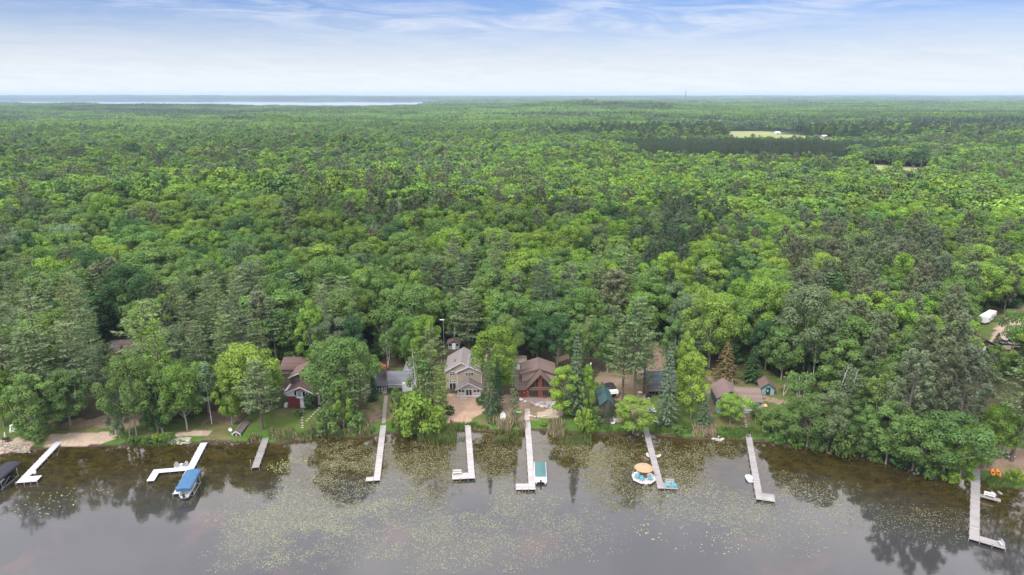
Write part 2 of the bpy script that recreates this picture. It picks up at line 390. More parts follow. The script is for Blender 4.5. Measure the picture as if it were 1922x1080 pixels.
class TB:
    """tree builder: leaves and wood collected apart"""
    def __init__(s): s.L = []; s.T = []; s.wV = []; s.wQ = []; s.nw = 0
    def leaves(s, q, tone): s.L.append(q); s.T.append(np.repeat(np.asarray(tone)*np.ones(len(q)), 4))
    def wood(s, path, rad, sides=5):
        V, q = tube(path, rad, sides); s.wV.append(V); s.wQ.append(q + s.nw); s.nw += len(V)
    def limb(s, p0, p1, r0, r1, r, bend=.12, sides=4, seg=4, sag=0.0):
        p0 = np.asarray(p0, float); p1 = np.asarray(p1, float); L = np.linalg.norm(p1 - p0)
        tt = np.linspace(0, 1, seg + 1)[:, None]; off = r.normal(size=3)*bend*L
        s.wood(p0 + (p1 - p0)*tt + off*np.sin(tt*np.pi) + np.array([0, 0, sag*L])*np.sin(tt*np.pi), r0 + (r1 - r0)*tt[:, 0], sides)
    def crown_mesh(s, name, m_):
        q = np.concatenate(s.L); n = len(q)
        return npmesh(name, q.reshape(-1, 3), [np.arange(4*n).reshape(n, 4)], [m_], tone=np.concatenate(s.T))
    def trunk_mesh(s, name, m_):
        return npmesh(name, np.concatenate(s.wV), [np.concatenate(s.wQ)], [m_], smooth=True)
    def both(s, name, ml, mw):
        q = np.concatenate(s.L); n = len(q); V = [q.reshape(-1, 3)]; P = [np.arange(4*n).reshape(n, 4)]
        tn = [np.concatenate(s.T)]; mi = [np.zeros(n)]
        if s.wV:
            wv_, wq = np.concatenate(s.wV), np.concatenate(s.wQ)
            V.append(wv_); P.append(wq + 4*n); tn.append(np.ones(len(wv_))); mi.append(np.ones(len(wq)))
        return npmesh(name, np.concatenate(V), [np.concatenate(P)], [ml, mw], mi=np.concatenate(mi), tone=np.concatenate(tn))
def clump(tb, c, rc, n, size, r, tone, flat=.8, down=-.5, asp=1.35, rnd=.42):
    d = unit(r.normal(size=(n, 3))); d[:, 2] = np.where(d[:, 2] < down, -d[:, 2], d[:, 2])
    rr = rc*(.74 + .32*r.random(n))[:, None]
    P = c + d*rr*np.array([1, 1, flat])
    N = unit(d + np.array([0, 0, .25]) + r.normal(size=(n, 3))*rnd)
    sz = size*(.65 + .7*r.random(n))
    tb.leaves(leaf_quads(P, N, sz*asp, sz, r), tone*(.82 + .36*r.random(n)))
# every shape is built about 1 unit tall = H metres, real size is set when placed
def broadleaf(seed, H=18., Rd=5.2, base=.14, N=46, n=190, size=.34, lobes=5, spread=1., trunkr=.24, multi=1, top=.5):
    r = np.random.default_rng(seed); tb = TB()
    cz = H*(base + (1 - base)*top); rz = H*(1 - base)*.5
    la = r.random(lobes)*6.28; ls = .18 + .22*r.random(lobes)
    cs = []
    for i in range(N):
        u = (i + .5)/N; z = 1 - 1.72*u + r.normal()*.05; z = max(-.85, min(1, z))
        a = i*2.39996 + r.normal()*.35; rad = math.sqrt(max(0, 1 - z*z))
        lob = 1 + sum(ls[k]*max(0, math.cos(a - la[k]))**3 for k in range(lobes)) - .16
        f = (.80 + .24*r.random())*lob if r.random() > .22 else .45*lob
        wz = 1.0 if z > 0 else (1 - .35*abs(z))
        cs.append([Rd*rad*f*math.cos(a)*wz, Rd*rad*f*math.sin(a)*wz, cz + rz*z*(.93 + .12*r.random())])
    cs = np.array(cs)
    for c in cs:
        rc = Rd*(.25 + .15*r.random())
        tone = (.84 + .34*r.random())
        clump(tb, c, rc, int(n*(rc/(Rd*.3))**2), size, r, tone)
    tilt = r.normal(size=2)*.03*H
    for k in range(multi):
        bx, by = (r.normal(size=2)*.35 if multi > 1 else (0, 0))
        path = [[bx, by, -.4], [bx*1.2, by*1.2, H*.15], [tilt[0]*.4 + bx*2, tilt[1]*.4 + by*2, H*.4], [tilt[0] + bx*3, tilt[1] + by*3, H*.72]]
        tb.wood(path, np.array([1.25, 1, .72, .3])*trunkr, 7)
    sel = r.permutation(N)[:min(N, 16)]
    for k in sel:
        z0 = H*(base*.8 + .35*r.random()*(1 - base)); z0 = min(z0, cs[k][2]*.92)
        tb.limb([tilt[0]*z0/H, tilt[1]*z0/H, z0], cs[k], trunkr*.42, trunkr*.12, r, .08)
    return tb
def birch(seed, H=18., Rd=3.6, N=30, n=60, size=.34, stems=2):
    r = np.random.default_rng(seed); tb = TB(); ends = []
    for k in range(stems):
        a = r.random()*6.28; lean = (.05 + .12*r.random())*H if stems > 1 else .04*H
        e = np.array([math.cos(a)*lean, math.sin(a)*lean, H*(.84 + .1*r.random())])
        tt = np.linspace(0, 1, 7)[:, None]; path = tt*e*np.array([1, 1, 1]) + np.array([0, 0, -.3]) + np.sin(tt*3.3)*np.array([.3, .2, 0])*r.normal()
        tb.wood(path, np.linspace(.12, .04, 7), 6); ends.append((path, e))
    for i in range(N):
        path, e = ends[i % stems]; t0 = .38 + .6*r.random(); p = path[0] + (path[-1] - path[0])*t0
        a = r.random()*6.28; L = Rd*(1.15 - t0)*(.75 + .5*r.random())
        c = p + np.array([math.cos(a)*L, math.sin(a)*L, L*(.25 + .5*r.random())])
        tb.limb(p, c, .06, .02, r, .1, 3, 3)
        clump(tb, c, Rd*(.2 + .14*r.random()), n, size, r, .85 + .35*r.random(), flat=.95, down=-.9)
    return tb
def wpine(seed, H=24., Rd=4.8, base=.3, wh=15, per=6, q=46, size=.62, tops=1, gap=.15, droop=0.):
    r = np.random.default_rng(seed); tb = TB()
    sw = r.normal(size=2)*.2
    tb.wood([[0, 0, -.4], [0, 0, H*.3], [sw[0], sw[1], H*.7], [sw[0], sw[1], H*.98]], [.34, .27, .15, .03], 7)
    for i in range(wh):
        t0 = (i + .3*r.random())/wh; z = H*(base + (1 - base)*t0)
        env = Rd*min(1.0, .68 + 1.2*t0)*(1 - t0)**.48*(.82 + .36*math.sin(i*2.1 + seed)**2) + .3
        for k in range(per):
            if r.random() < gap: continue
            a = (k + r.random()*.8)/per*6.28 + i*1.1; L = env*(.68 + .5*r.random())
            rise = (.10 + .22*t0 - droop + r.normal()*.05)
            d = np.array([math.cos(a), math.sin(a), 0]); side = np.array([-d[1], d[0], 0])
            p0 = np.array([sw[0]*t0, sw[1]*t0, z]); tip = p0 + d*L + np.array([0, 0, L*rise])
            tb.wood([p0, (p0 + tip)/2 + [0, 0, -.04*L], tip], [.07, .045, .015], 3)
            n = max(8, int(q*L/Rd)); u = .25 + .78*r.random(n)**.75
            wdt = L*.30*np.sin(np.clip(u, 0, 1)*2.6)**.8 + .12
            sgn = r.uniform(-1, 1, n)
            P = p0 + d*(L*u)[:, None] + side*(sgn*wdt)[:, None] + np.stack([0*u, 0*u, L*rise*u + .10*r.normal(size=n) - .25*np.abs(sgn)*wdt*.4 + .15], 1)
            out = unit(d + side*(sgn*.8)[:, None] + np.array([0, 0, .35]) + r.normal(size=(n, 3))*.25)
            N = unit(np.array([0, 0, 1.]) + r.normal(size=(n, 3))*.55)
            sz = size*(.7 + .6*r.random(n))
            tb.leaves(leaf_quads(P, N, sz*1.25, sz*.42, r, out), (.82 + .36*r.random(n))*(.88 + .24*r.random()))
    return tb
def rpine(seed, H=24., Rd=4.6, base=.26, N=84, n=60, size=.5):
    r = np.random.default_rng(seed); tb = TB(); sw = r.normal(size=2)*.5
    tb.wood([[0, 0, -.4], [sw[0]*.3, sw[1]*.3, H*.35], [sw[0], sw[1], H*.75], [sw[0], sw[1], H*.96]], [.33, .27, .17, .05], 7)
    for i in range(N):
        t0 = (i + r.random())/N; z = H*(base + (1 - base)*t0**.9)
        env = Rd*(max(.02, 1 - ((t0 - .35)/.68)**2)**.6 if t0 > .35 else .7 + .85*t0)
        a = i*2.39996 + r.normal()*.4; L = env*(.55 + .55*r.random())
        d = np.array([math.cos(a), math.sin(a), .22 + .3*r.random()])
        p0 = np.array([sw[0]*t0, sw[1]*t0, z - L*.18]); tip = p0 + d*L
        tb.limb(p0, tip, .045, .015, r, .07, 3, 3, sag=-.05)
        for c, rc in ((tip, .75), (p0 + d*L*.72 + r.normal(size=3)*.35, .6)):
            rc = rc*(.8 + .5*r.random())
            dd = unit(r.normal(size=(n, 3)) + [0, 0, .35]); P = c + dd*rc*(.35 + .5*r.random(n))[:, None]
            Nn = unit(np.cross(dd, r.normal(size=(n, 3)))*.6 + np.array([0, 0, .9])); sz = size*(.7 + .6*r.random(n))
            tb.leaves(leaf_quads(P, Nn, sz*1.3, sz*.42, r, dd), (.78 + .44*r.random(n))*(.85 + .3*r.random()))
    return tb
def spruce(seed, H=20., Rd=3.2, base=.04, wh=26, per=8, q=26, size=.42, droop=.18):
    r = np.random.default_rng(seed); tb = TB()
    tb.wood([[0, 0, -.4], [0, 0, H*.5], [0, 0, H]], [.24, .14, .02], 6)
    for i in range(wh):
        t0 = (i + .4*r.random())/wh; z = H*(base + (.99 - base)*t0)
        env = Rd*(1 - t0)**.82*(1 if t0 > .07 else .8) + .12
        for k in range(per):
            a = (k + r.random()*.9)/per*6.28 + i*.9; L = env*(.78 + .36*r.random())
            d = np.array([math.cos(a), math.sin(a), 0]); side = np.array([-d[1], d[0], 0]); p0 = np.array([0, 0, z])
            n = max(5, int(q*(.35 + L/Rd))); u = .18 + .85*r.random(n)**.7; sgn = r.uniform(-1, 1, n)
            P = p0 + d*(L*u)[:, None] + side*(sgn*L*.26*(1.1 - u))[:, None] + np.stack([0*u, 0*u, -droop*L*u + .12*L*u*u - .15*np.abs(sgn)*L*.2], 1)
            out = unit(d + side*(sgn*.7)[:, None] + [0, 0, -.15] + r.normal(size=(n, 3))*.3)
            N = unit(np.array([0, 0, 1.]) + d*.35 + r.normal(size=(n, 3))*.5); sz = size*(.7 + .6*r.random(n))
            tb.leaves(leaf_quads(P, N, sz*1.35, sz*.55, r, out), (.8 + .4*r.random(n))*(.88 + .24*r.random()))
    return tb
def bare(seed, H=14., Rd=2.4, N=26, lean=.12):
    r = np.random.default_rng(seed); tb = TB(); a = r.random()*6.28
    e = np.array([math.cos(a)*lean*H, math.sin(a)*lean*H*.4, H]); tt = np.linspace(0, 1, 7)[:, None]
    path = e*tt + np.sin(tt*4)*np.array([.25, .2, 0]); tb.wood(path, np.linspace(.13, .03, 7), 6)
    for i in range(N):
        t0 = .3 + .68*r.random(); p = path[0] + (path[-1] - path[0])*t0; a = r.random()*6.28
        L = Rd*(1.25 - t0)*(.6 + .7*r.random()); tip = p + np.array([math.cos(a)*L, math.sin(a)*L, L*(.35 + .4*r.random())])
        tb.limb(p, tip, .07, .025, r, .12, 3, 3)
        for _ in range(3):
            p2 = p + (tip - p)*(.4 + .5*r.random()); tb.limb(p2, p2 + r.normal(size=3)*L*.28 + [0, 0, .2*L], .035, .015, r, .1, 3, 2)
    return tb
def shrub(seed, H=3., Rd=2.2, N=22, n=60, size=.26):
    return broadleaf(seed, H, Rd, -.12, N, n, size, 4, trunkr=.05, multi=3)
KINDS = {
 'broadleaf': dict(f=[lambda: broadleaf(1), lambda: broadleaf(2, 18, 4.6, .06, 44), lambda: broadleaf(3, 18, 5.6, .2, 54, lobes=7), lambda: broadleaf(4, 18, 4.2, .02, 44, top=.45), lambda: broadleaf(5, 18, 5.0, .12, 36, 210, .36), lambda: broadleaf(6, 18, 5.4, .24, 46, lobes=6)], H=18., R=5.4, leaf=M_LEAF, wood=M_PALEBARK),
 'birch': dict(f=[lambda: birch(21), lambda: birch(22, stems=3), lambda: birch(23, stems=1)], H=18., R=4.2, leaf=M_LEAF, wood=M_BIRCH),
 'wpine': dict(f=[lambda: wpine(31), lambda: wpine(32, 24, 5.2, .22, 14, gap=.22), lambda: wpine(33, 24, 4.3, .36, 15, gap=.12), lambda: wpine(34, 24, 5.0, .15, 17)], H=24., R=5.0, leaf=M_NEED, wood=M_BARK),
 'rpine': dict(f=[lambda: rpine(41), lambda: rpine(42, 24, 4.2, .2, 84), lambda: rpine(43, 24, 5.0, .34, 76)], H=24., R=4.8, leaf=M_NEED, wood=mat('pine_bark', (.17, .14, .12), .9, .3, 2)),
 'spruce': dict(f=[lambda: spruce(51), lambda: spruce(52, 20, 2.7, .06, 24, 7, droop=.26), lambda: spruce(53, 20, 3.8, .03, 26)], H=20., R=3.2, leaf=M_NEED, wood=M_BARK),
 'bare': dict(f=[lambda: bare(61), lambda: bare(62, lean=.2), lambda: bare(63, N=34, lean=.03)], H=14., R=2.4, leaf=None, wood=M_DEAD),
 'shrub': dict(f=[lambda: shrub(71), lambda: shrub(72, 3, 1.8), lambda: shrub(73, 3, 2.6, 26)], H=3., R=2.3, leaf=M_LEAF, wood=M_BARK)}
for k_, d_ in KINDS.items():
    d_['tb'] = [f_() for f_ in d_['f']]
    d_['crown'] = [tb_.crown_mesh(k_+'_crown', d_['leaf']) if tb_.L else None for tb_ in d_['tb']]
    d_['trunk'] = [tb_.trunk_mesh(k_+'_trunk', d_['wood']) for tb_ in d_['tb']]
TINT = dict(bright=(.180,.290,.052), lime=(.190,.300,.058), mid=(.128,.210,.062), deep=(.056,.115,.045), grey=(.130,.185,.095), olive=(.145,.220,.050),
 pine=(.165,.225,.100), darkpine=(.088,.130,.068), brownpine=(.165,.195,.110), blue=(.125,.180,.095), rust=(.185,.155,.070), spruce=(.095,.135,.070))
TNAME = dict(bright='bright green', lime='yellow-green', mid='mid-green', deep='dark green', grey='grey-green', olive='olive green', pine='pale green', darkpine='dark olive', brownpine='brownish', blue='bluish', rust='rusty brown', spruce='deep green')
KN = dict(broadleaf=('broadleaf_tree', 'broadleaf tree', 'tree'), birch=('birch_tree', 'white-stemmed birch', 'birch tree'), wpine=('white_pine', 'layered pine', 'pine tree'), rpine=('red_pine', 'round-topped pine', 'pine tree'), spruce=('spruce_tree', 'conical spruce', 'spruce tree'), bare=('dead_tree', 'leafless grey dead tree', 'dead tree'), shrub=('shrub', 'bush', 'shrub'))
TREES = []     # (x, y, z, kind, variant, H, Rd, tint, label or None)
def tree_obj(x, y, z, kind, var, H, Rd, tint, label, group=None):
    D = KINDS[kind]; nm, _, cat = KN[kind]
    o = bpy.data.objects.new(nm, None); o.empty_display_size = .3; link(o)
    o.location = (x, y, z); sh_ = Rd/D['R']; o.scale = (sh_, sh_, H/D['H']); o.rotation_euler = (0, 0, random.random()*6.28)
    tag(o, label, cat, group)
    if D['crown'][var] is not None:
        c = link(bpy.data.objects.new('crown', D['crown'][var]), o); c['tint'] = [float(v) for v in tint]
    tr = link(bpy.data.objects.new('trunk', D['trunk'][var]), o)
    return o
# ------------------------------------------------------------------ trees one can point at: (kind, variant, px, base row, top row, half width px, tint, label)
HT = [
 ('broadleaf',3,72,829,705,46,'mid','leafy green tree with a thick pale trunk beside the left white dock'),
 ('broadleaf',1,8,800,700,34,'bright','bright green tree at the far left edge above the beach'),
 ('broadleaf',0,133,799,700,34,'mid','rounded green tree behind the long tan beach, nearest its left end'),
 ('broadleaf',4,112,790,716,22,'deep','small dark tree between the two leafy trees of the left beach'),
 ('broadleaf',3,226,824,735,20,'grey','thin pale tree at the right end of the tan beach'),
 ('bare',1,243,822,742,20,None,'bare grey leaning trunk by the water right of the tan beach'),
 ('broadleaf',2,257,818,672,34,'mid','tall leafy tree over the shore left of the blue boat cover'),
 ('broadleaf',1,306,813,700,34,'mid','green tree with pale trunk just left of the small shore sand patch'),
 ('broadleaf',3,297,814,720,22,'deep','slim dark tree touching the green tree above the shore sand patch'),
 ('broadleaf',5,352,808,690,36,'olive','yellowish green tree standing above the small shore sand patch'),
 ('birch',2,398,796,668,34,'grey','thin-crowned grey-green tree with bare upper limbs on the lawn'),
 ('broadleaf',1,436,797,692,26,'bright','narrow bright green tree on the lawn behind the red boathouse'),
 ('wpine',0,493,806,676,42,'pine','pale green pine with a straight grey trunk right of the red boathouse'),
 ('broadleaf',2,468,778,655,42,'lime','broad yellow-green tree behind the pale pine on the lawn'),
 ('broadleaf',0,505,772,672,26,'lime','yellow-green tree leaning over the left corner of the red cottage'),
 ('broadleaf',4,392,775,690,36,'olive','olive green tree in the shade behind the sparse lawn tree'),
 ('broadleaf',0,340,770,680,34,'mid','mid-green tree behind the yellowish tree of the left lawn'),
 ('broadleaf',2,643,790,643,45,'mid','biggest broad crown between the red cottage and the white house'),
 ('broadleaf',0,622,768,655,28,'mid','green tree at the right side of the red cottage'),
 ('broadleaf',5,680,752,664,22,'mid','green tree reaching over the screened porch of the white house'),
 ('wpine',3,630,800,652,30,'pine','dense upright pine standing inside the biggest broad crown'),
 ('wpine',2,671,800,680,34,'brownpine','brownish pine left of the dry slope below the screened porch'),
 ('broadleaf',1,646,806,710,22,'bright','small bright green tree in front of the brownish pine'),
 ('shrub',0,618,812,770,26,'mid','round green bush at the foot of the cottage lawn'),
 ('shrub',1,668,806,776,20,'mid','low green bush at the foot of the brownish pine'),
 ('shrub',1,583,768,742,12,'deep','dark bush beside the white door of the red cottage'),
 ('spruce',0,702,752,700,14,'deep','dark narrow evergreen beside the screened porch'),
 ('broadleaf',3,746,796,728,13,'mid','narrow young green tree on the grass below the white house'),
 ('shrub',2,790,812,752,36,'lime','large round yellow-green bush at the water between two docks'),
 ('shrub',0,763,804,748,20,'lime','yellow-green bush joined to the left of the large round bush'),
 ('broadleaf',4,773,778,738,17,'mid','low dense green tree under the white birch stems'),
 ('birch',0,790,786,638,27,'mid','tall birch with white forking stems in front of the white house'),
 ('birch',2,800,786,668,24,'mid','second birch leaning right beside the tall forked birch'),
 ('wpine',1,813,782,612,32,'pine','tall pale pine overlapping the left side of the tan house'),
 ('wpine',3,828,790,692,19,'lime','shorter golden pine at the left edge of the sand yard'),
 ('broadleaf',0,934,748,622,40,'bright','bright green maple between the tan house and the brown-roofed cabin'),
 ('spruce',1,919,787,640,20,'blue','slender evergreen with pale trunk right of the sand yard'),
 ('spruce',0,934,772,668,15,'deep','dark slim evergreen behind the slender one right of the sand yard'),
 ('spruce',1,966,787,664,15,'brownpine','thin half-dead brownish spruce left of the brown-roofed cabin'),
 ('broadleaf',3,1063,776,688,36,'bright','round bright green maple over the right half of the glass gable'),
 ('broadleaf',1,1100,778,690,18,'bright','bright green tree right of the tall grey spruce'),
 ('spruce',0,1080,781,612,24,'blue','tall grey-green spruce right of the round bright maple'),
 ('shrub',1,1097,808,772,17,'bright','bright green bush at the water left of the narrow cabin'),
 ('shrub',0,1117,796,768,13,'mid','green bush touching the left wall of the narrow cabin'),
 ('spruce',2,1140,793,752,9,'spruce','small young spruce in front of the narrow cabin'),
 ('wpine',2,1190,756,556,46,'pine','tallest pale pine behind the big round shore bush'),
 ('wpine',0,1168,752,590,36,'pine','tall pine just left of the tallest pale one'),
 ('wpine',3,1208,738,620,26,'pine','pine just right of the tallest pale one, beside the grey roofs'),
 ('broadleaf',4,1188,814,750,34,'lime','big round light green bush-like tree left of the thatched raft dock'),
 ('spruce',0,1249,798,640,27,'blue','tall thick spruce in front of the grey-roofed house'),
 ('broadleaf',1,1296,786,668,34,'bright','bright green tree right of the thick spruce'),
 ('broadleaf',3,1282,755,628,22,'lime','tall narrow yellow-green tree behind the thick spruce'),
 ('spruce',2,1320,802,738,17,'blue','small blue-green spruce at the water left of the teal cottage'),
 ('bare',0,1318,760,718,9,None,'white broken dead trunk above the small blue-green spruce'),
 ('bare',2,1303,715,676,8,None,'white bare snag behind the bright green tree'),
 ('spruce',2,1360,716,640,23,'rust','dull rusty-brown spruce behind the teal cottage'),
 ('spruce',0,1410,716,648,22,'deep','very dark spruce between the teal cottage and the teal shed'),
 ('broadleaf',5,1370,796,746,25,'lime','light yellow-green small tree in front of the teal cottage'),
 ('birch',2,1418,792,754,13,'olive','sparse small tree at the right corner of the teal cottage'),
 ('birch',0,1470,742,692,20,'mid','small birch right of the teal shed'),
 ('birch',1,1500,790,690,30,'mid','birch with forked white stems above the wooded right bank'),
 ('birch',0,1568,800,678,34,'grey','grey-green birch with bare upper twigs on the right bank'),
 ('shrub',0,1448,816,776,22,'mid','green bush right of the foot of the teal cottage dock'),
 ('broadleaf',4,1478,826,760,30,'mid','low green tree at the left end of the wooded right bank'),
 ('broadleaf',2,1514,838,750,34,'mid','second low tree along the wooded right bank'),
 ('broadleaf',0,1552,846,742,32,'grey','greyish leafy tree in the middle of the wooded right bank'),
 ('shrub',2,1585,856,806,26,'mid','spreading bush overhanging the water of the right bank'),
 ('broadleaf',3,1618,858,768,32,'mid','mid-green tree on the right bank where the shore begins to curve'),
 ('broadleaf',1,1600,800,720,34,'mid','fuller green tree behind the middle of the right bank'),
 ('broadleaf',4,1662,872,762,36,'mid','green tree at the water below the grey-brown pines'),
 ('broadleaf',2,1712,884,786,40,'mid','drooping green tree overhanging the water below the grey-brown pines'),
 ('broadleaf',5,1768,896,782,46,'mid','largest overhanging green tree left of the right-hand dock'),
 ('broadleaf',0,1800,900,806,30,'bright','bright green tree next to the right-hand dock landing'),
 ('spruce',1,1638,850,776,14,'blue','small bluish spruce hidden among the right bank trees'),
 ('broadleaf',3,1848,880,812,14,'bright','small bright tree right of the right-hand dock landing'),
 ('broadleaf',5,1868,862,768,30,'bright','light green tree above the two orange kayaks'),
 ('wpine',1,1898,866,658,50,'pine','large pine with flat pale layers above the picnic table'),
 ('wpine',0,1945,880,640,50,'pine','pale layered pine cut by the right edge of the view'),
 ('rpine',0,1690,858,660,40,'brownpine','grey-brown round pine nearest the right bank'),
 ('rpine',1,1738,860,640,38,'brownpine','grey-brown pine in the middle of the pine clump on the right'),
 ('rpine',2,1785,866,655,40,'brownpine','grey-brown pine at the right of the pine clump above the bank'),
 ('rpine',0,1765,800,590,42,'brownpine','tall grey-brown pine at the back of the right pine clump'),
 ('rpine',1,1705,800,600,40,'brownpine','tall grey-brown pine at the back left of the right pine clump'),
 ('rpine',2,1808,840,665,30,'brownpine','grey-brown pine just below the brown roof on the far right'),
 ('wpine',0,24,780,566,56,'pine','pale layered pine at the far left edge of the view'),
 ('wpine',1,94,760,556,52,'pine','tall pale pine with drooping layers, second from the left edge'),
 ('wpine',2,82,790,612,50,'pine','pale pine in front of the tall ones at the left, above the beach tree'),
 ('wpine',3,155,775,604,50,'pine','wide pale pine above the left part of the tan beach'),
 ('wpine',0,178,740,578,40,'pine','pine behind the wide pale pine above the tan beach'),
 ('wpine',2,205,790,650,34,'darkpine','darker pine above the right end of the tan beach'),
 ('wpine',1,298,770,560,56,'pine','massive pale pine right of the glimpse of grey road'),
 ('wpine',3,313,790,600,34,'lime','golden pine in front of the massive pale pine'),
 ('wpine',0,385,760,608,34,'pine','pale pine left of centre in the row behind the lawn trees'),
 ('wpine',2,440,750,590,36,'pine','pale pine behind the broad yellow-green lawn tree'),
 ('wpine',1,465,740,580,34,'brownpine','brownish pine behind the yellow-green lawn trees'),
 ('wpine',0,496,735,596,24,'pine','pine directly left of the brown back roof'),
 ('spruce',1,622,720,556,14,'blue','tall narrow bluish spruce above the biggest broad crown'),
 ('broadleaf',3,592,690,566,26,'lime','tall yellow-green tree behind the brown back roof'),
 ('broadleaf',0,560,672,592,34,'mid','green tree behind the left end of the brown back roof'),
 ('wpine',3,880,650,540,34,'pine','umbrella-topped pine above the ridge of the tan house'),
 ('birch',2,852,650,585,20,'grey','sparse twiggy tree beside the tall lamp post'),
 ('broadleaf',1,1000,668,590,34,'deep','dark green tree directly behind the brown-roofed cabin'),
 ('broadleaf',5,1008,680,615,24,'deep','low dark tree touching the ridge of the brown-roofed cabin'),
 ('broadleaf',0,1140,700,600,30,'mid','green tree behind the narrow cabin with parked boat'),
 ('broadleaf',0,1330,690,556,40,'lime','vivid yellow-green tree above the dead white snags'),
 ('wpine',2,1300,700,600,24,'grey','grey-green pine behind the bright green tree by the thick spruce'),

 ('broadleaf',1,668,700,600,26,'deep','dark green tree left of the lawn behind the white house'),
 ('birch',0,728,690,606,24,'mid','birch standing on the lawn edge behind the white house ridge'),
 ('broadleaf',0,762,686,600,27,'mid','mid-green tree behind the right end of the white house'),
 ('broadleaf',4,800,692,596,26,'bright','bright green tree just left of the lamp post'),
 ('broadleaf',2,952,690,600,26,'mid','mid-green tree between the tan house roof and the log cabin'),
 ('broadleaf',5,1046,686,596,26,'deep','dark leafy tree behind the right corner of the log cabin'),
 ('broadleaf',0,1082,694,612,24,'mid','rounded tree at the back of the dirt lane by the tall grey spruce'),
 ('wpine',1,1108,690,590,26,'pine','pale pine left of the narrow cabin, behind the utility post'),
 ('wpine',0,1150,698,572,28,'pine','pale pine behind the covered pontoon boat on land'),
 ('broadleaf',3,1262,690,604,24,'mid','mid-green tree behind the right end of the blue-grey roof'),
 ('broadleaf',1,1388,652,566,30,'mid','mid-green tree behind the dull rusty-brown spruce'),
 ('broadleaf',5,1436,694,606,30,'deep','dark tree overhanging the back of the teal shed'),
 ('broadleaf',0,1466,712,618,30,'mid','tree right of the teal shed roof'),
 ('broadleaf',2,1425,655,560,32,'grey','greyish crown above the very dark spruce'),
 ('spruce',2,1868,660,624,12,'deep','small dark spruce on the sand beside the white camper'),
 ('broadleaf',5,1915,672,585,26,'mid','leafy tree in front of the sandy lot at the right edge'),
 ('broadleaf',4,1858,722,652,22,'mid','green tree just below the brown roof at the right'),
]
def top_spec(px, top, H):
    y = 170.
    for _ in range(6):
        v = top - 540.; x = (px - 961)/F*(y*CP + CAMH*SP)*1.0
        g = gz(x, y); y = (CAMH - g - H)*(F*CP - v*SP)/(F*SP + v*CP)
    x = (px - 961.)/F*(y*CP + (CAMH - g)*SP)
    return x, y
occ = []
for kind, var, px, by, ty, rp, tint, lab in HT:
    x, y, z = atg(px, by)
    H = hat(px, ty, y) - z; dep = y*CP + (CAMH - z - H*.5)*SP; Rd = rp*dep/F
    TREES.append((x, y, z, kind, var, H, Rd, TINT.get(tint, (.3, .3, .3)), lab)); occ.append((x, y, Rd*.7))
# more bushes hugging the banks
for i, (px, by, rp, tint) in enumerate([(1460,832,14,'mid'),(1496,840,15,'bright'),(1530,846,15,'mid'),(1640,864,18,'mid'),(1690,878,18,'deep'),(1742,896,18,'mid'),(1785,905,16,'bright'),(1820,905,10,'bright'),(1905,905,12,'bright'),(1270,815,12,'mid'),
   (296,832,12,'bright'),(318,828,9,'mid'),(278,834,11,'mid'),(249,834,10,'mid'),(1110,812,12,'bright'),(1036,796,8,'bright'),(1020,800,7,'bright'),(1440,800,16,'olive'),(1420,786,12,'olive'),(845,778,10,'deep'),(905,760,9,'deep'),(560,780,9,'mid'),(1075,745,16,'mid'),(1130,740,10,'mid'),(700,690,14,'bright')]):
    x, y, z = atg(px, by); dep = y*CP + 75*SP; Rd = rp*dep/F
    TREES.append((x, y, z, 'shrub', i % 3, Rd*(1.25 + .3*(i % 3)), Rd, TINT[tint], None)); occ.append((x, y, Rd*.6))
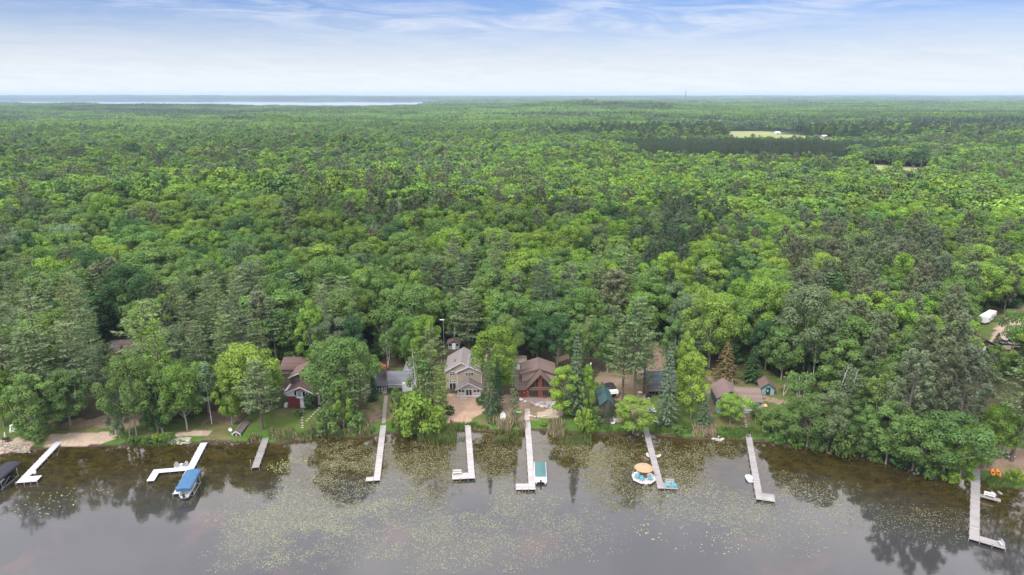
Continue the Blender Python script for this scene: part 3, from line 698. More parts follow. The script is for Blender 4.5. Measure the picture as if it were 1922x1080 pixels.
# ------------------------------------------------------------------ which tree grows where
ZONES = [ # px, py, rx, ry, weights {(kind,tint):w}
 (450,425,260,62,{('broadleaf','olive'):9,('broadleaf','lime'):2,('broadleaf','mid'):2}),
 (330,480,330,50,{('broadleaf','mid'):6,('broadleaf','deep'):4,('birch','grey'):1,('bare',None):.25}),
 (690,400,110,40,{('birch','grey'):4,('broadleaf','mid'):3,('bare',None):.5}),
 (560,470,160,50,{('broadleaf','grey'):3,('broadleaf','mid'):4,('birch','grey'):1}),
 (470,560,150,45,{('wpine','pine'):6,('wpine','brownpine'):1,('broadleaf','mid'):1}),
 (90,620,150,90,{('wpine','pine'):8,('spruce','spruce'):1}),
 (140,520,90,50,{('wpine','pine'):3,('rpine','brownpine'):2,('broadleaf','deep'):3,('bare',None):.5}),
 (1000,440,110,50,{('broadleaf','bright'):8,('broadleaf','mid'):2}),
 (960,520,240,60,{('wpine','pine'):2,('broadleaf','mid'):5,('broadleaf','bright'):1.5,('wpine','darkpine'):1,('bare',None):.15,('spruce','spruce'):.5}),
 (1280,440,70,70,{('rpine','darkpine'):4,('wpine','darkpine'):3,('broadleaf','mid'):2}),
 (1450,460,140,60,{('broadleaf','bright'):6,('broadleaf','mid'):2,('rpine','brownpine'):.7}),
 (1690,370,230,45,{('broadleaf','olive'):5,('broadleaf','bright'):3,('broadleaf','mid'):2}),
 (1860,430,110,60,{('broadleaf','lime'):4,('broadleaf','bright'):4,('broadleaf','mid'):2}),
 (1770,540,130,110,{('rpine','brownpine'):8,('wpine','pine'):1,('broadleaf','mid'):1}),
 (1560,490,110,60,{('rpine','brownpine'):4,('wpine','pine'):3,('broadleaf','mid'):2}),
 (1620,610,130,60,{('broadleaf','bright'):5,('broadleaf','mid'):3,('birch','mid'):1}),
 (1450,590,120,80,{('broadleaf','mid'):4,('broadleaf','grey'):2,('broadleaf','bright'):2,('birch','mid'):1.5,('bare',None):.3}),
 (300,370,300,25,{('broadleaf','mid'):8,('broadleaf','bright'):2}),
 (800,350,200,50,{('broadleaf','mid'):5,('rpine','brownpine'):3,('broadleaf','bright'):2,('bare',None):.15}),
 (880,395,120,20,{('wpine','brownpine'):3,('rpine','brownpine'):3,('broadleaf','lime'):2}),
 (1150,330,260,50,{('broadleaf','bright'):6,('broadleaf','mid'):4}),
 (1500,235,420,18,{('rpine','darkpine'):6,('broadleaf','mid'):3,('spruce','spruce'):2}),
 (1150,235,220,14,{('rpine','darkpine'):4,('broadleaf','mid'):5}),
 (420,250,420,25,{('broadleaf','mid'):9,('broadleaf','olive'):1}),
]
BASEW = {('broadleaf','mid'):6,('broadleaf','bright'):2.5,('broadleaf','grey'):1,('broadleaf','deep'):1,('broadleaf','olive'):.8,('wpine','pine'):.5,('rpine','brownpine'):.2,('rpine','darkpine'):.1,('birch','mid'):.25,('bare',None):.11,('spruce','spruce'):.15}
def pick_species(px, py, n1, n2, rnd):
    wts = {k: v*.12 for k, v in BASEW.items()}
    if n1 > .52: wts[('rpine','brownpine')] = wts.get(('rpine','brownpine'), 0) + 3.; wts[('wpine','darkpine')] = .6
    if n2 > .30: wts[('broadleaf','bright')] += 1.2
    if n2 < -.35: wts[('broadleaf','grey')] += .8
    for zx, zy, rx, ry, ww in ZONES:
        q = ((px - zx)/rx)**2 + ((py - zy)/ry)**2
        if q < 2.2:
            g = math.exp(-q*q*.7)
            for k, v in ww.items(): wts[k] = wts.get(k, 0) + v*g*.5
    tot = sum(wts.values()); u = rnd*tot
    for k, v in wts.items():
        u -= v
        if u <= 0: return k
    return ('broadleaf', 'mid')
CLEAR = P_LAWN + P_SAND + P_YARD + P_DIRT + P_TRACK + P_ROAD
CLEAR += [poly(p) for p in [[(500,770),(500,690),(610,690),(610,770)], [(690,765),(690,700),(790,700),(800,765)], [(836,745),(836,655),(915,655),(912,745)], [(955,750),(955,680),(1050,680),(1050,750)],
   [(1115,800),(1115,720),(1160,720),(1160,800)], [(1205,760),(1205,700),(1280,700),(1280,760)], [(1340,770),(1340,715),(1440,715),(1440,770)], [(1415,745),(1415,705),(1460,705),(1460,745)], [(820,672),(830,640),(866,640),(866,672)],
   [(1815,625),(1815,590),(1880,590),(1880,625)], [(1815,680),(1815,640),(1880,640),(1880,680)]]]
PLANT = [(125*K, 655*K), (362*K, 640*K), (400*K, 700*K), (330*K, 738*K), (150*K, 765*K), (95*K, 745*K)]
def blocked(x, y):
    b = np.zeros(np.shape(x), bool)
    for P in CLEAR: b |= inpoly(x, y, P, 1.0)
    for P in P_FIELD: b |= inpoly(x, y, P)
    b |= inpoly(x, y, PLANT); b |= far_lake(x, y)
    return b
def jitter_grid(y0, y1, sp, halfw):
    yy = np.arange(y0, y1, sp*.87); out = []
    for i, yv in enumerate(yy):
        hw = halfw(yv); xv = np.arange(-hw, hw, sp) + (i % 2)*sp*.5
        out.append(np.stack([xv, np.full_like(xv, yv)], 1))
    P = np.concatenate(out); return P + rng.uniform(-.38, .38, P.shape)*sp
hwf = lambda y: .78*y + 22
P1 = jitter_grid(140, 345, 7.3, hwf)
s1 = P1[:, 1] - shore_y(P1[:, 0]); px1, py1 = proj(P1[:, 0], P1[:, 1], 2.5)
# open shore strip in front of the cottages is planted by hand only
lim_f = lambda q: np.interp(q, [-200, 150, 215, 250, 520, 600, 800, 1090, 1180, 1300, 1440, 1500, 1600, 1800, 1860, 2100], [745, 745, 660, 720, 690, 690, 668, 655, 655, 675, 690, 760, 800, 830, 700, 800])
ok = (py1 < lim_f(px1)) & ~blocked(P1[:, 0], P1[:, 1]) & (s1 > 5)
P1 = P1[ok]
oc = np.array(occ); dd = np.sqrt(((P1[:, None] - oc[None, :, :2])**2).sum(-1)); ok = (dd > oc[None, :, 2] + 1.6).all(1); P1 = P1[ok]
def attrs(P, hgt=15.):
    z = ground(P[:, 0], P[:, 1]); px, py = proj(P[:, 0], P[:, 1], z + hgt)
    n1 = fbm(P[:, 0], P[:, 1], 28, 12) + .25*rng.normal(size=len(P)); n2 = fbm(P[:, 0], P[:, 1], 40, 21) + .2*rng.normal(size=len(P))
    return z, px, py, n1, n2, rng.random(len(P))
def size_for(kind):
    u = rng.normal()
    if kind == 'broadleaf': H = 15.3 + 2.6*u; Rd = min(H, 19)*rng.uniform(.24, .40)
    elif kind == 'birch': H = 16 + 1.8*u; Rd = H*rng.uniform(.19, .25)
    elif kind == 'wpine': H = 21 + 2.5*u; Rd = H*rng.uniform(.17, .22)
    elif kind == 'rpine': H = 20 + 2*u; Rd = H*rng.uniform(.16, .21)
    elif kind == 'spruce': H = 16 + 2.5*u; Rd = H*rng.uniform(.13, .17)
    elif kind == 'bare': H = 14 + 2*u; Rd = 2.6
    else: H = 3; Rd = 2.2
    return H, Rd
def tint_var(c, amt=.12):
    c = np.array(c)*(1 + rng.normal()*amt); c = c*np.array([1 + rng.normal()*amt*.7, 1, 1 + rng.normal()*amt*.8]); return np.clip(c, .01, .5)
z, pxx, pyy, n1, n2, rr = attrs(P1)
AUTO = []
for i in range(len(P1)):
    k, tn = pick_species(pxx[i], pyy[i], n1[i], n2[i], rr[i]); H, Rd = size_for(k)
    AUTO.append((P1[i, 0], P1[i, 1], z[i], k, int(rng.integers(len(KINDS[k]['tb']))), H, Rd, tn))
AUTO.sort(key=lambda a: a[1])
vis = [a for a in AUTO if -30 < proj(a[0], a[1], a[2] + 10)[0] < 1952]
rest = [a for a in AUTO if not (-30 < proj(a[0], a[1], a[2] + 10)[0] < 1952)]
cnt = {}
for t_ in TREES: cnt[t_[3]] = cnt.get(t_[3], 0) + 1
CAP = dict(broadleaf=290, birch=60, wpine=150, rpine=130, spruce=60, bare=30, shrub=60)
indiv, GROUPS = [], {}
SIGHT = [(1824,582,1872,655),(1872,590,1892,660),(822,598,862,668),(838,652,912,700),(1205,640,1250,700),(206,636,250,672),(522,666,580,702),(1416,698,1458,742),(1338,640,1384,716),(1300,670,1340,700),(715,690,775,735),(968,664,1046,700),(1118,640,1165,725),(1386,650,1432,716),(1030,625,1062,655),(340,730,356,745),(95,688,140,712)]
def hides(a):
    x, y, z0, k, v, H, Rd, tn = a; px, pb_ = proj(x, y, z0); _, pt = proj(x, y, z0 + H); rp = Rd/(y*CP + 60*SP)*F*.8
    for x0, y0, x1, y1 in SIGHT:
        if pb_ > y1 - 6 and px + rp > x0 and px - rp < x1 and pt < y1 - 3 and pb_ > y0: return True
    return False
vis = [a for a in vis if not hides(a)]
for a in vis:
    c_ = cnt.get(a[3], 0)
    if c_ < CAP[a[3]] and a[1] < 292: cnt[a[3]] = c_ + 1; indiv.append(a)
    else: rest.append(a)
# describe the canopy trees: look first, then the landmark in front of them, then order from the left
LM = [(0,110,'the left beach'),(110,235,'the tan beach'),(235,330,'the glimpse of grey road'),(330,430,'the blue boat cover'),(430,520,'the red boathouse'),(520,615,'the red cottage'),(615,700,'the biggest broad crown'),(700,800,'the white house'),(800,865,'the lamp post'),(865,950,'the tan house'),
  (950,1050,'the brown-roofed cabin'),(1050,1120,'the tall grey spruce'),(1120,1200,'the narrow cabin'),(1200,1290,'the grey-roofed house'),(1290,1345,'the white snags'),(1345,1440,'the teal cottage'),(1440,1560,'the teal shed'),(1560,1700,'the wooded right bank'),(1700,1810,'the grey-brown pine clump'),(1810,1960,'the white camper')]
def lm(px):
    for a, b, s in LM:
        if a <= px < b: return s
    return 'the left edge' if px < 0 else 'the right edge'
buck = {}
for a in indiv:
    x, y, z0, k, v, H, Rd, tn = a; px, py = proj(x, y, z0 + H*.7)
    rows = 'close behind' if y < 205 else 'a few rows behind' if y < 235 else 'well behind' if y < 265 else 'far behind'
    tall = {'broadleaf': 17.2, 'wpine': 22.5, 'rpine': 21.3, 'birch': 17, 'spruce': 17.5, 'bare': 15, 'shrub': 9}[k]
    low = {'broadleaf': 13.8, 'wpine': 19.5, 'rpine': 18.7, 'birch': 14.5, 'spruce': 14, 'bare': 12, 'shrub': 1}[k]
    sz = 'tall ' if H > tall else 'low ' if H < low else ''
    base = (sz, (TNAME[tn] + ' ') if tn else '', KN[k][1], rows, lm(px)); buck.setdefault(base, []).append((px, a))
ORD = ['leftmost', 'second', 'third', 'fourth', 'fifth', 'sixth', 'seventh', 'eighth', 'ninth', 'tenth', 'eleventh', 'twelfth']
for base, L in buck.items():
    L.sort(key=lambda q: q[0]); sz, tn_, kn, rows, l_ = base
    for i, (px, a) in enumerate(L):
        s = f'{sz}{tn_}{kn} {rows} {l_}'
        if len(L) == 2: s = ('left' if i == 0 else 'right') + ' of two ' + f'{sz}{tn_}{kn}s {rows} {l_}'
        elif len(L) > 2: s = (f'leftmost {s}' if i == 0 else f'{ORD[min(i, 11)]} {s}, from left') if i < len(L) - 1 else f'rightmost {s}'
        TREES.append(a[:7] + (TINT.get(a[7], (.3, .3, .3)), s))
GRP = dict(broadleaf='broadleaf trees around the cottages and in the near woods', birch='white-stemmed birches', wpine='layered pines', rpine='round-topped grey-brown pines', spruce='conical spruces', bare='leafless dead trees', shrub='bushes along the banks')
nb = 0
for x, y, z0, k, v, H, Rd, tn, lab in TREES:
    if lab is None:
        px, py = proj(x, y, z0 + 1); nb += 1
        lab = f'small {"bright " if tn[1] > .2 else ""}green bush '
        TREE_B = [(1460,'at the water right of the teal cottage dock'),(1496,'under the second low tree of the right bank'),(1530,'under the greyish tree of the right bank'),(1640,'at the water where the right shore curves'),(1690,'at the water under the drooping tree'),(1742,'under the largest overhanging tree'),(1785,'left of the right-hand dock landing'),(1820,'touching the right-hand dock landing'),(1905,'at the water near the right edge'),(1270,'at the water right of the thick spruce'),(296,'nearest the water left of the small sand patch'),(318,'touching the left end of the small sand patch'),(278,'on the bank midway between beach and sand patch'),(249,'beside the leaning bare trunk'),(1110,'at the water below the narrow cabin'),(1036,'behind the ring of stones by the boat dock'),(1020,'below the ring of stones by the boat dock'),(1440,'below the right corner of the teal cottage'),(1420,'beside the teal cottage step'),(845,'at the left edge of the sand yard'),(905,'at the right edge of the sand yard'),(560,'on the red cottage lawn'),(1075,'beside the boulder wall'),(1130,'left of the narrow cabin roof'),(700,'behind the screened porch')]
        lab += min(TREE_B, key=lambda q: abs(q[0] - px))[1]
    tree_obj(x, y, z0, k, v, H, Rd, tint_var(tn, .07), lab, GRP[k])

# ------------------------------------------------------------------ the woods beyond what one can count: ONE instanced object per wood
def scatter(name, P, ROT, SCL, TNT, IDX, protos, label, cat):
    coll = bpy.data.collections.new(name + '_shapes')
    for i, me in enumerate(protos):
        coll.objects.link(bpy.data.objects.new('%s_%02d' % (name, i), me))
    me = bpy.data.meshes.new(name); me.vertices.add(len(P)); me.vertices.foreach_set('co', np.asarray(P, np.float32).ravel())
    for nm, ty, arr, key in (('rot', 'FLOAT_VECTOR', ROT, 'vector'), ('scl', 'FLOAT_VECTOR', SCL, 'vector'), ('tint', 'FLOAT_COLOR', np.concatenate([TNT, np.ones((len(P), 1))], 1), 'color'), ('idx', 'INT', IDX, 'value')):
        a = me.attributes.new(nm, ty, 'POINT'); a.data.foreach_set(key, np.asarray(arr, np.int32 if ty == 'INT' else np.float32).ravel())
    o = link(bpy.data.objects.new(name, me)); tag(o, label, cat, kind='stuff')
    ng = bpy.data.node_groups.new(name, 'GeometryNodeTree')
    ng.interface.new_socket('Geometry', in_out='INPUT', socket_type='NodeSocketGeometry'); ng.interface.new_socket('Geometry', in_out='OUTPUT', socket_type='NodeSocketGeometry')
    n, l = ng.nodes, ng.links
    gi, go = n.new('NodeGroupInput'), n.new('NodeGroupOutput')
    ci = n.new('GeometryNodeCollectionInfo'); ci.inputs['Collection'].default_value = coll; ci.inputs['Separate Children'].default_value = True; ci.inputs['Reset Children'].default_value = True
    iop = n.new('GeometryNodeInstanceOnPoints'); iop.inputs['Pick Instance'].default_value = True
    def na(nm, ty):
        q = n.new('GeometryNodeInputNamedAttribute'); q.data_type = ty; q.inputs[0].default_value = nm; return q.outputs[0]
    e2r = n.new('FunctionNodeEulerToRotation')
    l.new(na('rot', 'FLOAT_VECTOR'), e2r.inputs[0]); l.new(e2r.outputs[0], iop.inputs['Rotation'])
    l.new(na('scl', 'FLOAT_VECTOR'), iop.inputs['Scale']); l.new(na('idx', 'INT'), iop.inputs['Instance Index'])
    l.new(gi.outputs[0], iop.inputs['Points']); l.new(ci.outputs[0], iop.inputs['Instance']); l.new(iop.outputs[0], go.inputs[0])
    md = o.modifiers.new('scatter', 'NODES'); md.node_group = ng
    return o
HI = []; HIX = {}
for k, d_ in KINDS.items():
    for v, tb_ in enumerate(d_['tb']):
        if tb_.L: me_ = tb_.both(k + '_hi', d_['leaf'], d_['wood'])
        else: me_ = d_['trunk'][v]
        HIX[(k, v)] = len(HI); HI.append(me_)
def rows_to(rows, table):
    P, RT, S, T, I = [], [], [], [], []
    for x, y, z0, k, v, H, Rd, tn in rows:
        D = KINDS[k]; P.append((x, y, z0 - .1)); RT.append((rng.normal()*.02, rng.normal()*.02, rng.random()*6.28)); S.append((Rd/D['R'], Rd/D['R'], H/D['H']))
        T.append(tint_var(TINT.get(tn, (.3, .3, .3)), .085)*(1 + .28*float(fbm(x*.7, y, 60, 41)))); I.append(table[(k, v)])
    return map(np.array, (P, RT, S, T, I))
scatter('near_woods', *rows_to(rest, HIX), HI, 'dense green mixed woods rising behind the near trees', 'forest')
# middle woods: lighter versions of the same shapes
MID = []; MIX = {}
mk = {'broadleaf': [lambda: broadleaf(101, N=30, n=36, size=.85), lambda: broadleaf(102, 18, 4.6, .12, 28, 36, .85), lambda: broadleaf(103, 18, 5.6, .2, 32, 36, .9, lobes=7), lambda: broadleaf(104, 18, 5.0, .1, 30, 34, .85)],
 'birch': [lambda: birch(121, N=20, n=22, size=.65)], 'wpine': [lambda: wpine(131, wh=11, per=5, q=16, size=1.15), lambda: wpine(132, 24, 5.2, .2, 10, 5, 16, 1.2)],
 'rpine': [lambda: rpine(141, N=44, n=18, size=.95), lambda: rpine(142, 24, 4.3, .22, 44, 18, .95)], 'spruce': [lambda: spruce(151, wh=15, per=6, q=10, size=.85), lambda: spruce(152, 20, 3.8, .05, 14, 6, 10, .9)], 'bare': [lambda: bare(161, N=16)]}
for k, fs in mk.items():
    for v, f_ in enumerate(fs):
        tb_ = f_(); D = KINDS[k]; MIX[(k, v)] = len(MID); MID.append(tb_.both(k + '_mid', D['leaf'], D['wood']) if tb_.L else tb_.trunk_mesh(k + '_mid', D['wood']))
Y_MID, Y_T1 = 1250., 3900.
P2 = jitter_grid(345, Y_MID, 8.5, hwf); P2 = P2[~blocked(P2[:, 0], P2[:, 1])]
z, pxx, pyy, n1, n2, rr = attrs(P2); rows = []
for i in range(len(P2)):
    k, tn = pick_species(pxx[i], pyy[i], n1[i], n2[i], rr[i]); H, Rd = size_for(k)
    if k == 'bare' and P2[i, 1] > 700: k, tn = 'broadleaf', 'grey'
    rows.append((P2[i, 0], P2[i, 1], z[i], k, int(rng.integers(len(mk[k]))), H*1.04, Rd*1.14, tn))
scatter('middle_woods', *rows_to(rows, MIX), MID, 'mixed green forest canopy covering the middle distance', 'forest')
# undergrowth closing the gaps between the near trunks
P3 = jitter_grid(150, 345, 4.6, hwf); px3, py3 = proj(P3[:, 0], P3[:, 1], 2.5)
ok = (py3 < lim_f(px3) + 4) & ~blocked(P3[:, 0], P3[:, 1]) & (P3[:, 1] - shore_y(P3[:, 0]) > 4) & (rng.random(len(P3)) < .62); P3 = P3[ok]
rows = []
for p in P3:
    u = rng.random(); Rd = rng.uniform(1.5, 2.9); rows.append((p[0], p[1], gz(*p), 'shrub' if u < .8 else 'spruce', int(rng.integers(3 if u < .8 else 2)), Rd*(1.3 if u < .8 else 2.6), Rd if u < .8 else Rd*.7, 'mid' if u < .45 else 'deep' if u < .8 else 'spruce'))
scatter('undergrowth', *rows_to(rows, HIX), HI, 'dark leafy undergrowth between the trunks of the woods', 'undergrowth')
# planted rows of dark pines
PP = []
for yy in np.arange(820, 1020, 5.6):
    xv = np.arange(100, 500, 5.4); PP.append(np.stack([xv + rng.normal(size=len(xv))*.5, yy + rng.normal(size=len(xv))*.6], 1))
PP = np.concatenate(PP); PP = PP[inpoly(PP[:, 0], PP[:, 1], PLANT)]
rows = [(p[0], p[1], gz(p[0], p[1]), 'rpine' if rng.random() < .6 else 'spruce', int(rng.integers(2)), 18 + rng.normal()*1.1, 3.0, 'darkpine') for p in PP]
scatter('pine_plantation', *rows_to(rows, MIX), MID, 'dark plantation of evenly planted pines in front of the pale field', 'pine plantation')
# far woods: tiles of many crowns each
def tile(seed, S, sp, leaf, per, hh, dark=.25):
    r = np.random.default_rng(seed); tb = TB(); g = np.arange(-S/2, S/2, sp)
    X, Y = np.meshgrid(g, g); P = np.stack([X.ravel(), Y.ravel()], 1) + r.uniform(-.4, .4, (X.size, 2))*sp
    for p in P:
        con = r.random() < dark; H = hh*(.78 + .44*r.random())*(1.12 if con else 1); Rc = sp*(.46 if con else .5 + .24*r.random())
        tone = (.5 if con else .82) + .4*r.random()
        d = unit(r.normal(size=(per, 3))); d[:, 2] = np.abs(d[:, 2])*1.0 - .12
        u = np.array([Rc, Rc, H*(.5 if con else .34)])
        if con: d[:, :2] *= (1.1 - np.clip(d[:, 2:], 0, 1))
        Q = np.array([p[0], p[1], H*(.45 if con else .64)]) + d*u*(.8 + .3*r.random((per, 1)))
        N = unit(d + r.normal(size=(per, 3))*.45); sz = leaf*(.7 + .6*r.random(per))
        tb.leaves(leaf_quads(Q, N, sz, sz*.8, r), tone*(.85 + .3*r.random(per)))
    return tb.crown_mesh('tile', M_LEAF)
T1 = [tile(s, 60, 8.2, 2.6, 34, 16, dk) for s, dk in ((201, .02), (202, .05), (203, .14), (204, .8))]
def tiles(y0, y1, S, nm, protos, lab, over=1.04):
    P = []; yy = y0
    P = jitter_grid(y0, y1, S*.96, lambda y: .8*y + S)
    P = P[~blocked(P[:, 0], P[:, 1])]
    keep = np.ones(len(P), bool)
    for Q in P_FIELD:
        for dx, dy in ((S*.45, 0), (-S*.45, 0), (0, S*.45), (0, -S*.45)): keep &= ~inpoly(P[:, 0] + dx, P[:, 1] + dy, Q)
    for dx, dy in ((0, S*.45), (0, -S*.45)): keep &= ~(far_lake(P[:, 0] + dx, P[:, 1] + dy))
    P = P[keep]
    z, pxx, pyy, n1, n2, rr = attrs(P, 14); n3 = fbm(P[:, 0]*.6, P[:, 1], 260, 31); n = len(P)
    dark = (n3 + .12*rng.normal(size=n) > .30); dk2 = (np.abs(pyy - 236) < 16) & (pxx > 1250) & (rng.random(n) < .75)
    idx = np.where(dark | dk2, 3, rng.integers(0, 3, n)); base = np.where((n2 > .1)[:, None], TINT['bright'], TINT['mid']); base = base*.55 + .45*np.array([TINT['mid']])
    base = np.where((idx == 3)[:, None], np.array([TINT['darkpine']])*1.5, base)*(1 + .05*rng.normal(size=(n, 1)) + .38*fbm(P[:, 0]*.5, P[:, 1], 150, 44)[:, None])
    ROT = np.stack([0*z, 0*z, rng.integers(0, 4, n)*1.5708 + rng.normal(size=n)*.1], 1); sc_ = over*(1 + .05*rng.normal(size=n)); 
    scatter(nm, np.stack([P[:, 0], P[:, 1], z - .5], 1), ROT, np.stack([sc_, sc_, 1 + .1*rng.normal(size=n)], 1), np.clip(base, .01, .4), idx, protos, lab, 'forest')
tiles(Y_MID + 25, Y_T1, 60, 'far_woods', T1, 'unbroken far woodland fading toward the long lake')
T2 = [tile(s, 170, 14., 6.0, 12, 17, dk) for s, dk in ((211, .03), (212, .06), (213, .15), (214, .8))]
tiles(Y_T1 + 60, 17000, 170, 'distant_woods', T2, 'bluish distant woodland along the horizon')
# ------------------------------------------------------------------ small-object mesh builder (world coordinates or local)
class MB:
    def __init__(s): s.V = []; s.P = []
    def add(s, V, P): k = len(s.V); s.V += [tuple(v) for v in V]; s.P += [tuple(i + k for i in p) for p in P]; return s
    def box(s, x0, x1, y0, y1, z0, z1):
        return s.add([(x, y, z) for z in (z0, z1) for y in (y0, y1) for x in (x0, x1)], [(0,2,3,1),(4,5,7,6),(0,1,5,4),(2,6,7,3),(0,4,6,2),(1,3,7,5)])
    def slab(s, q, th):
        """q: 4 (or n) top corners, thickness downwards"""
        n = len(q); b = [(x, y, z - th) for x, y, z in q]
        return s.add(list(q) + b, [tuple(range(n)), tuple(range(2*n - 1, n - 1, -1))] + [(i, i + n, (i + 1) % n + n, (i + 1) % n) for i in range(n)])
    def prism(s, pts, z0, z1):
        return s.slab([(x, y, z1) for x, y in pts], z1 - z0)
    def bar(s, a, b, r, sides=6, r2=None):
        V, q = tube(np.array([a, b], float), np.array([r, r if r2 is None else r2]), sides); k = len(V)
        s.add(V.tolist(), [tuple(int(i) for i in f) for f in q] + [tuple(range(sides - 1, -1, -1)), tuple(range(k - sides, k))]); return s
    def loft(s, rings):
        n = len(rings[0]); V = [p for r_ in rings for p in r_]; m_ = len(rings)
        s.add(V, [(i*n + j, i*n + (j + 1) % n, (i + 1)*n + (j + 1) % n, (i + 1)*n + j) for i in range(m_ - 1) for j in range(n)] + [tuple(range(n - 1, -1, -1)), tuple(range((m_ - 1)*n, m_*n))]); return s
    def build(s, name, m_, parent=None, o=(0, 0, 0), rot=0.0, bevel=0.0, smooth=False):
        c_, s_ = math.cos(-rot), math.sin(-rot)
        V = [((x - o[0])*c_ - (y - o[1])*s_, (x - o[0])*s_ + (y - o[1])*c_, z - o[2]) for x, y, z in s.V]
        me = bpy.data.meshes.new(name); me.from_pydata(V, [], s.P); me.materials.append(m_); me.update()
        if smooth: me.polygons.foreach_set('use_smooth', [True]*len(me.polygons))
        ob = link(bpy.data.objects.new(name, me), parent)
        if bevel:
            b_ = ob.modifiers.new('bevel', 'BEVEL'); b_.width = bevel; b_.segments = 2; b_.limit_method = 'ANGLE'
        return ob
def thing(name, label, cat, loc=(0, 0, 0), rz=0.0, group=None, scale=None):
    o = bpy.data.objects.new(name, None); o.empty_display_size = .3; link(o); o.location = loc; o.rotation_euler = (0, 0, rz)
    if scale: o.scale = scale
    return tag(o, label, cat, group)
def dup(root, loc, rz, label, group=None, scale=None):
    r_ = root.copy(); link(r_); r_.location = loc; r_.rotation_euler = (0, 0, rz)
    if scale: r_.scale = scale
    tag(r_, label, None, group)
    for ch in list(root.children):
        c_ = ch.copy(); COL.objects.link(c_); c_.parent = r_
        for g_ in ch.children:
            d_ = g_.copy(); COL.objects.link(d_); d_.parent = c_
    return r_
# paints and stuffs
W_WHITE = mat('white_siding', (.56, .56, .57), .6, .06, 1.0, stripe=(2, .2, .16)); W_TRIM = mat('white_trim', (.62, .62, .63), .5, .04)
W_TAN = mat('tan_siding', (.37, .305, .225), .7, .05, 1.0, stripe=(2, .2, .14)); W_BEIGE = mat('beige_siding', (.35, .29, .235), .75, .06, 1.0, stripe=(2, .2, .12))
W_RED = mat('red_siding', (.15, .030, .030), .7, .1, 1.5, stripe=(2, .18, .3)); W_LOG = mat('stained_log', (.20, .055, .032), .55, .18, 1.5, stripe=(2, .2, .35))
W_TEAL = mat('teal_siding', (.22, .40, .40), .7, .08, 1.2, stripe=(0, .3, .12)); W_DTEAL = mat('dark_teal_siding', (.055, .13, .135), .7, .1); W_TEALTRIM = mat('dark_teal_trim', (.03, .075, .085), .6, .1)
W_DARK = mat('dark_brown_siding', (.10, .082, .07), .8, .15, 1.5, stripe=(0, .25, .3)); W_BROWN = mat('brown_wood', (.16, .10, .065), .8, .2, 2.0)
def roofm(n, c): return mat(n, c, .9, .22, 2.2, .15, stripe=(1, .42, .16), bump=.5)
R_GREYT = roofm('taupe_shingles', (.205, .18, .175)); R_BROWN = roofm('brown_shingles', (.145, .102, .09)); R_DBROWN = roofm('dark_brown_shingles', (.105, .065, .06)); R_BACK = roofm('reddish_brown_shingles', (.165, .11, .10))
R_GREY = roofm('grey_shingles', (.185, .185, .21)); R_DGREY = roofm('dark_grey_shingles', (.085, .08, .09)); R_GREEN = roofm('green_shingles', (.050, .095, .095)); R_BLUE = roofm('blue_grey_shingles', (.085, .105, .125)); R_PINK = roofm('faded_brown_shingles', (.19, .138, .125)); R_OLD = roofm('weathered_shingles', (.18, .15, .14))
GLASS = mat('window_glass', (.018, .022, .025), .08, .1, spec=.6); CURT = mat('curtained_glass', (.16, .19, .18), .3, .2); SCREEN = mat('porch_screen', (.055, .05, .055), .5, .15)
WOODW = mat('weathered_deck_white', (.50, .47, .465), .8, .16, 1.6, stripe=None); 
def deckm(n, c, ax=1): return mat(n, c, .85, .26, .9, .15, stripe=(ax, .28, .30))
DK_PALE = deckm('pale_grey_boards', (.37, .345, .335)); DK_GREY = deckm('grey_boards', (.24, .222, .215)); DK_OLD = deckm('weathered_boards', (.285, .265, .26)); DK_WHITE = mat('white_decking', (.53, .54, .57), .5, .04, 1.0, stripe=(1, 1.2, .12))
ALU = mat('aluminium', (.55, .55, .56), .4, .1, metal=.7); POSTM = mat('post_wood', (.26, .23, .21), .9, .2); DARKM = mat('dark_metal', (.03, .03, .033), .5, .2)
def xw(px, y, z): return (px - 961.)/F*(y*CP + (CAMH - z)*SP)
def hz(py, y): return hat(0, py, y)

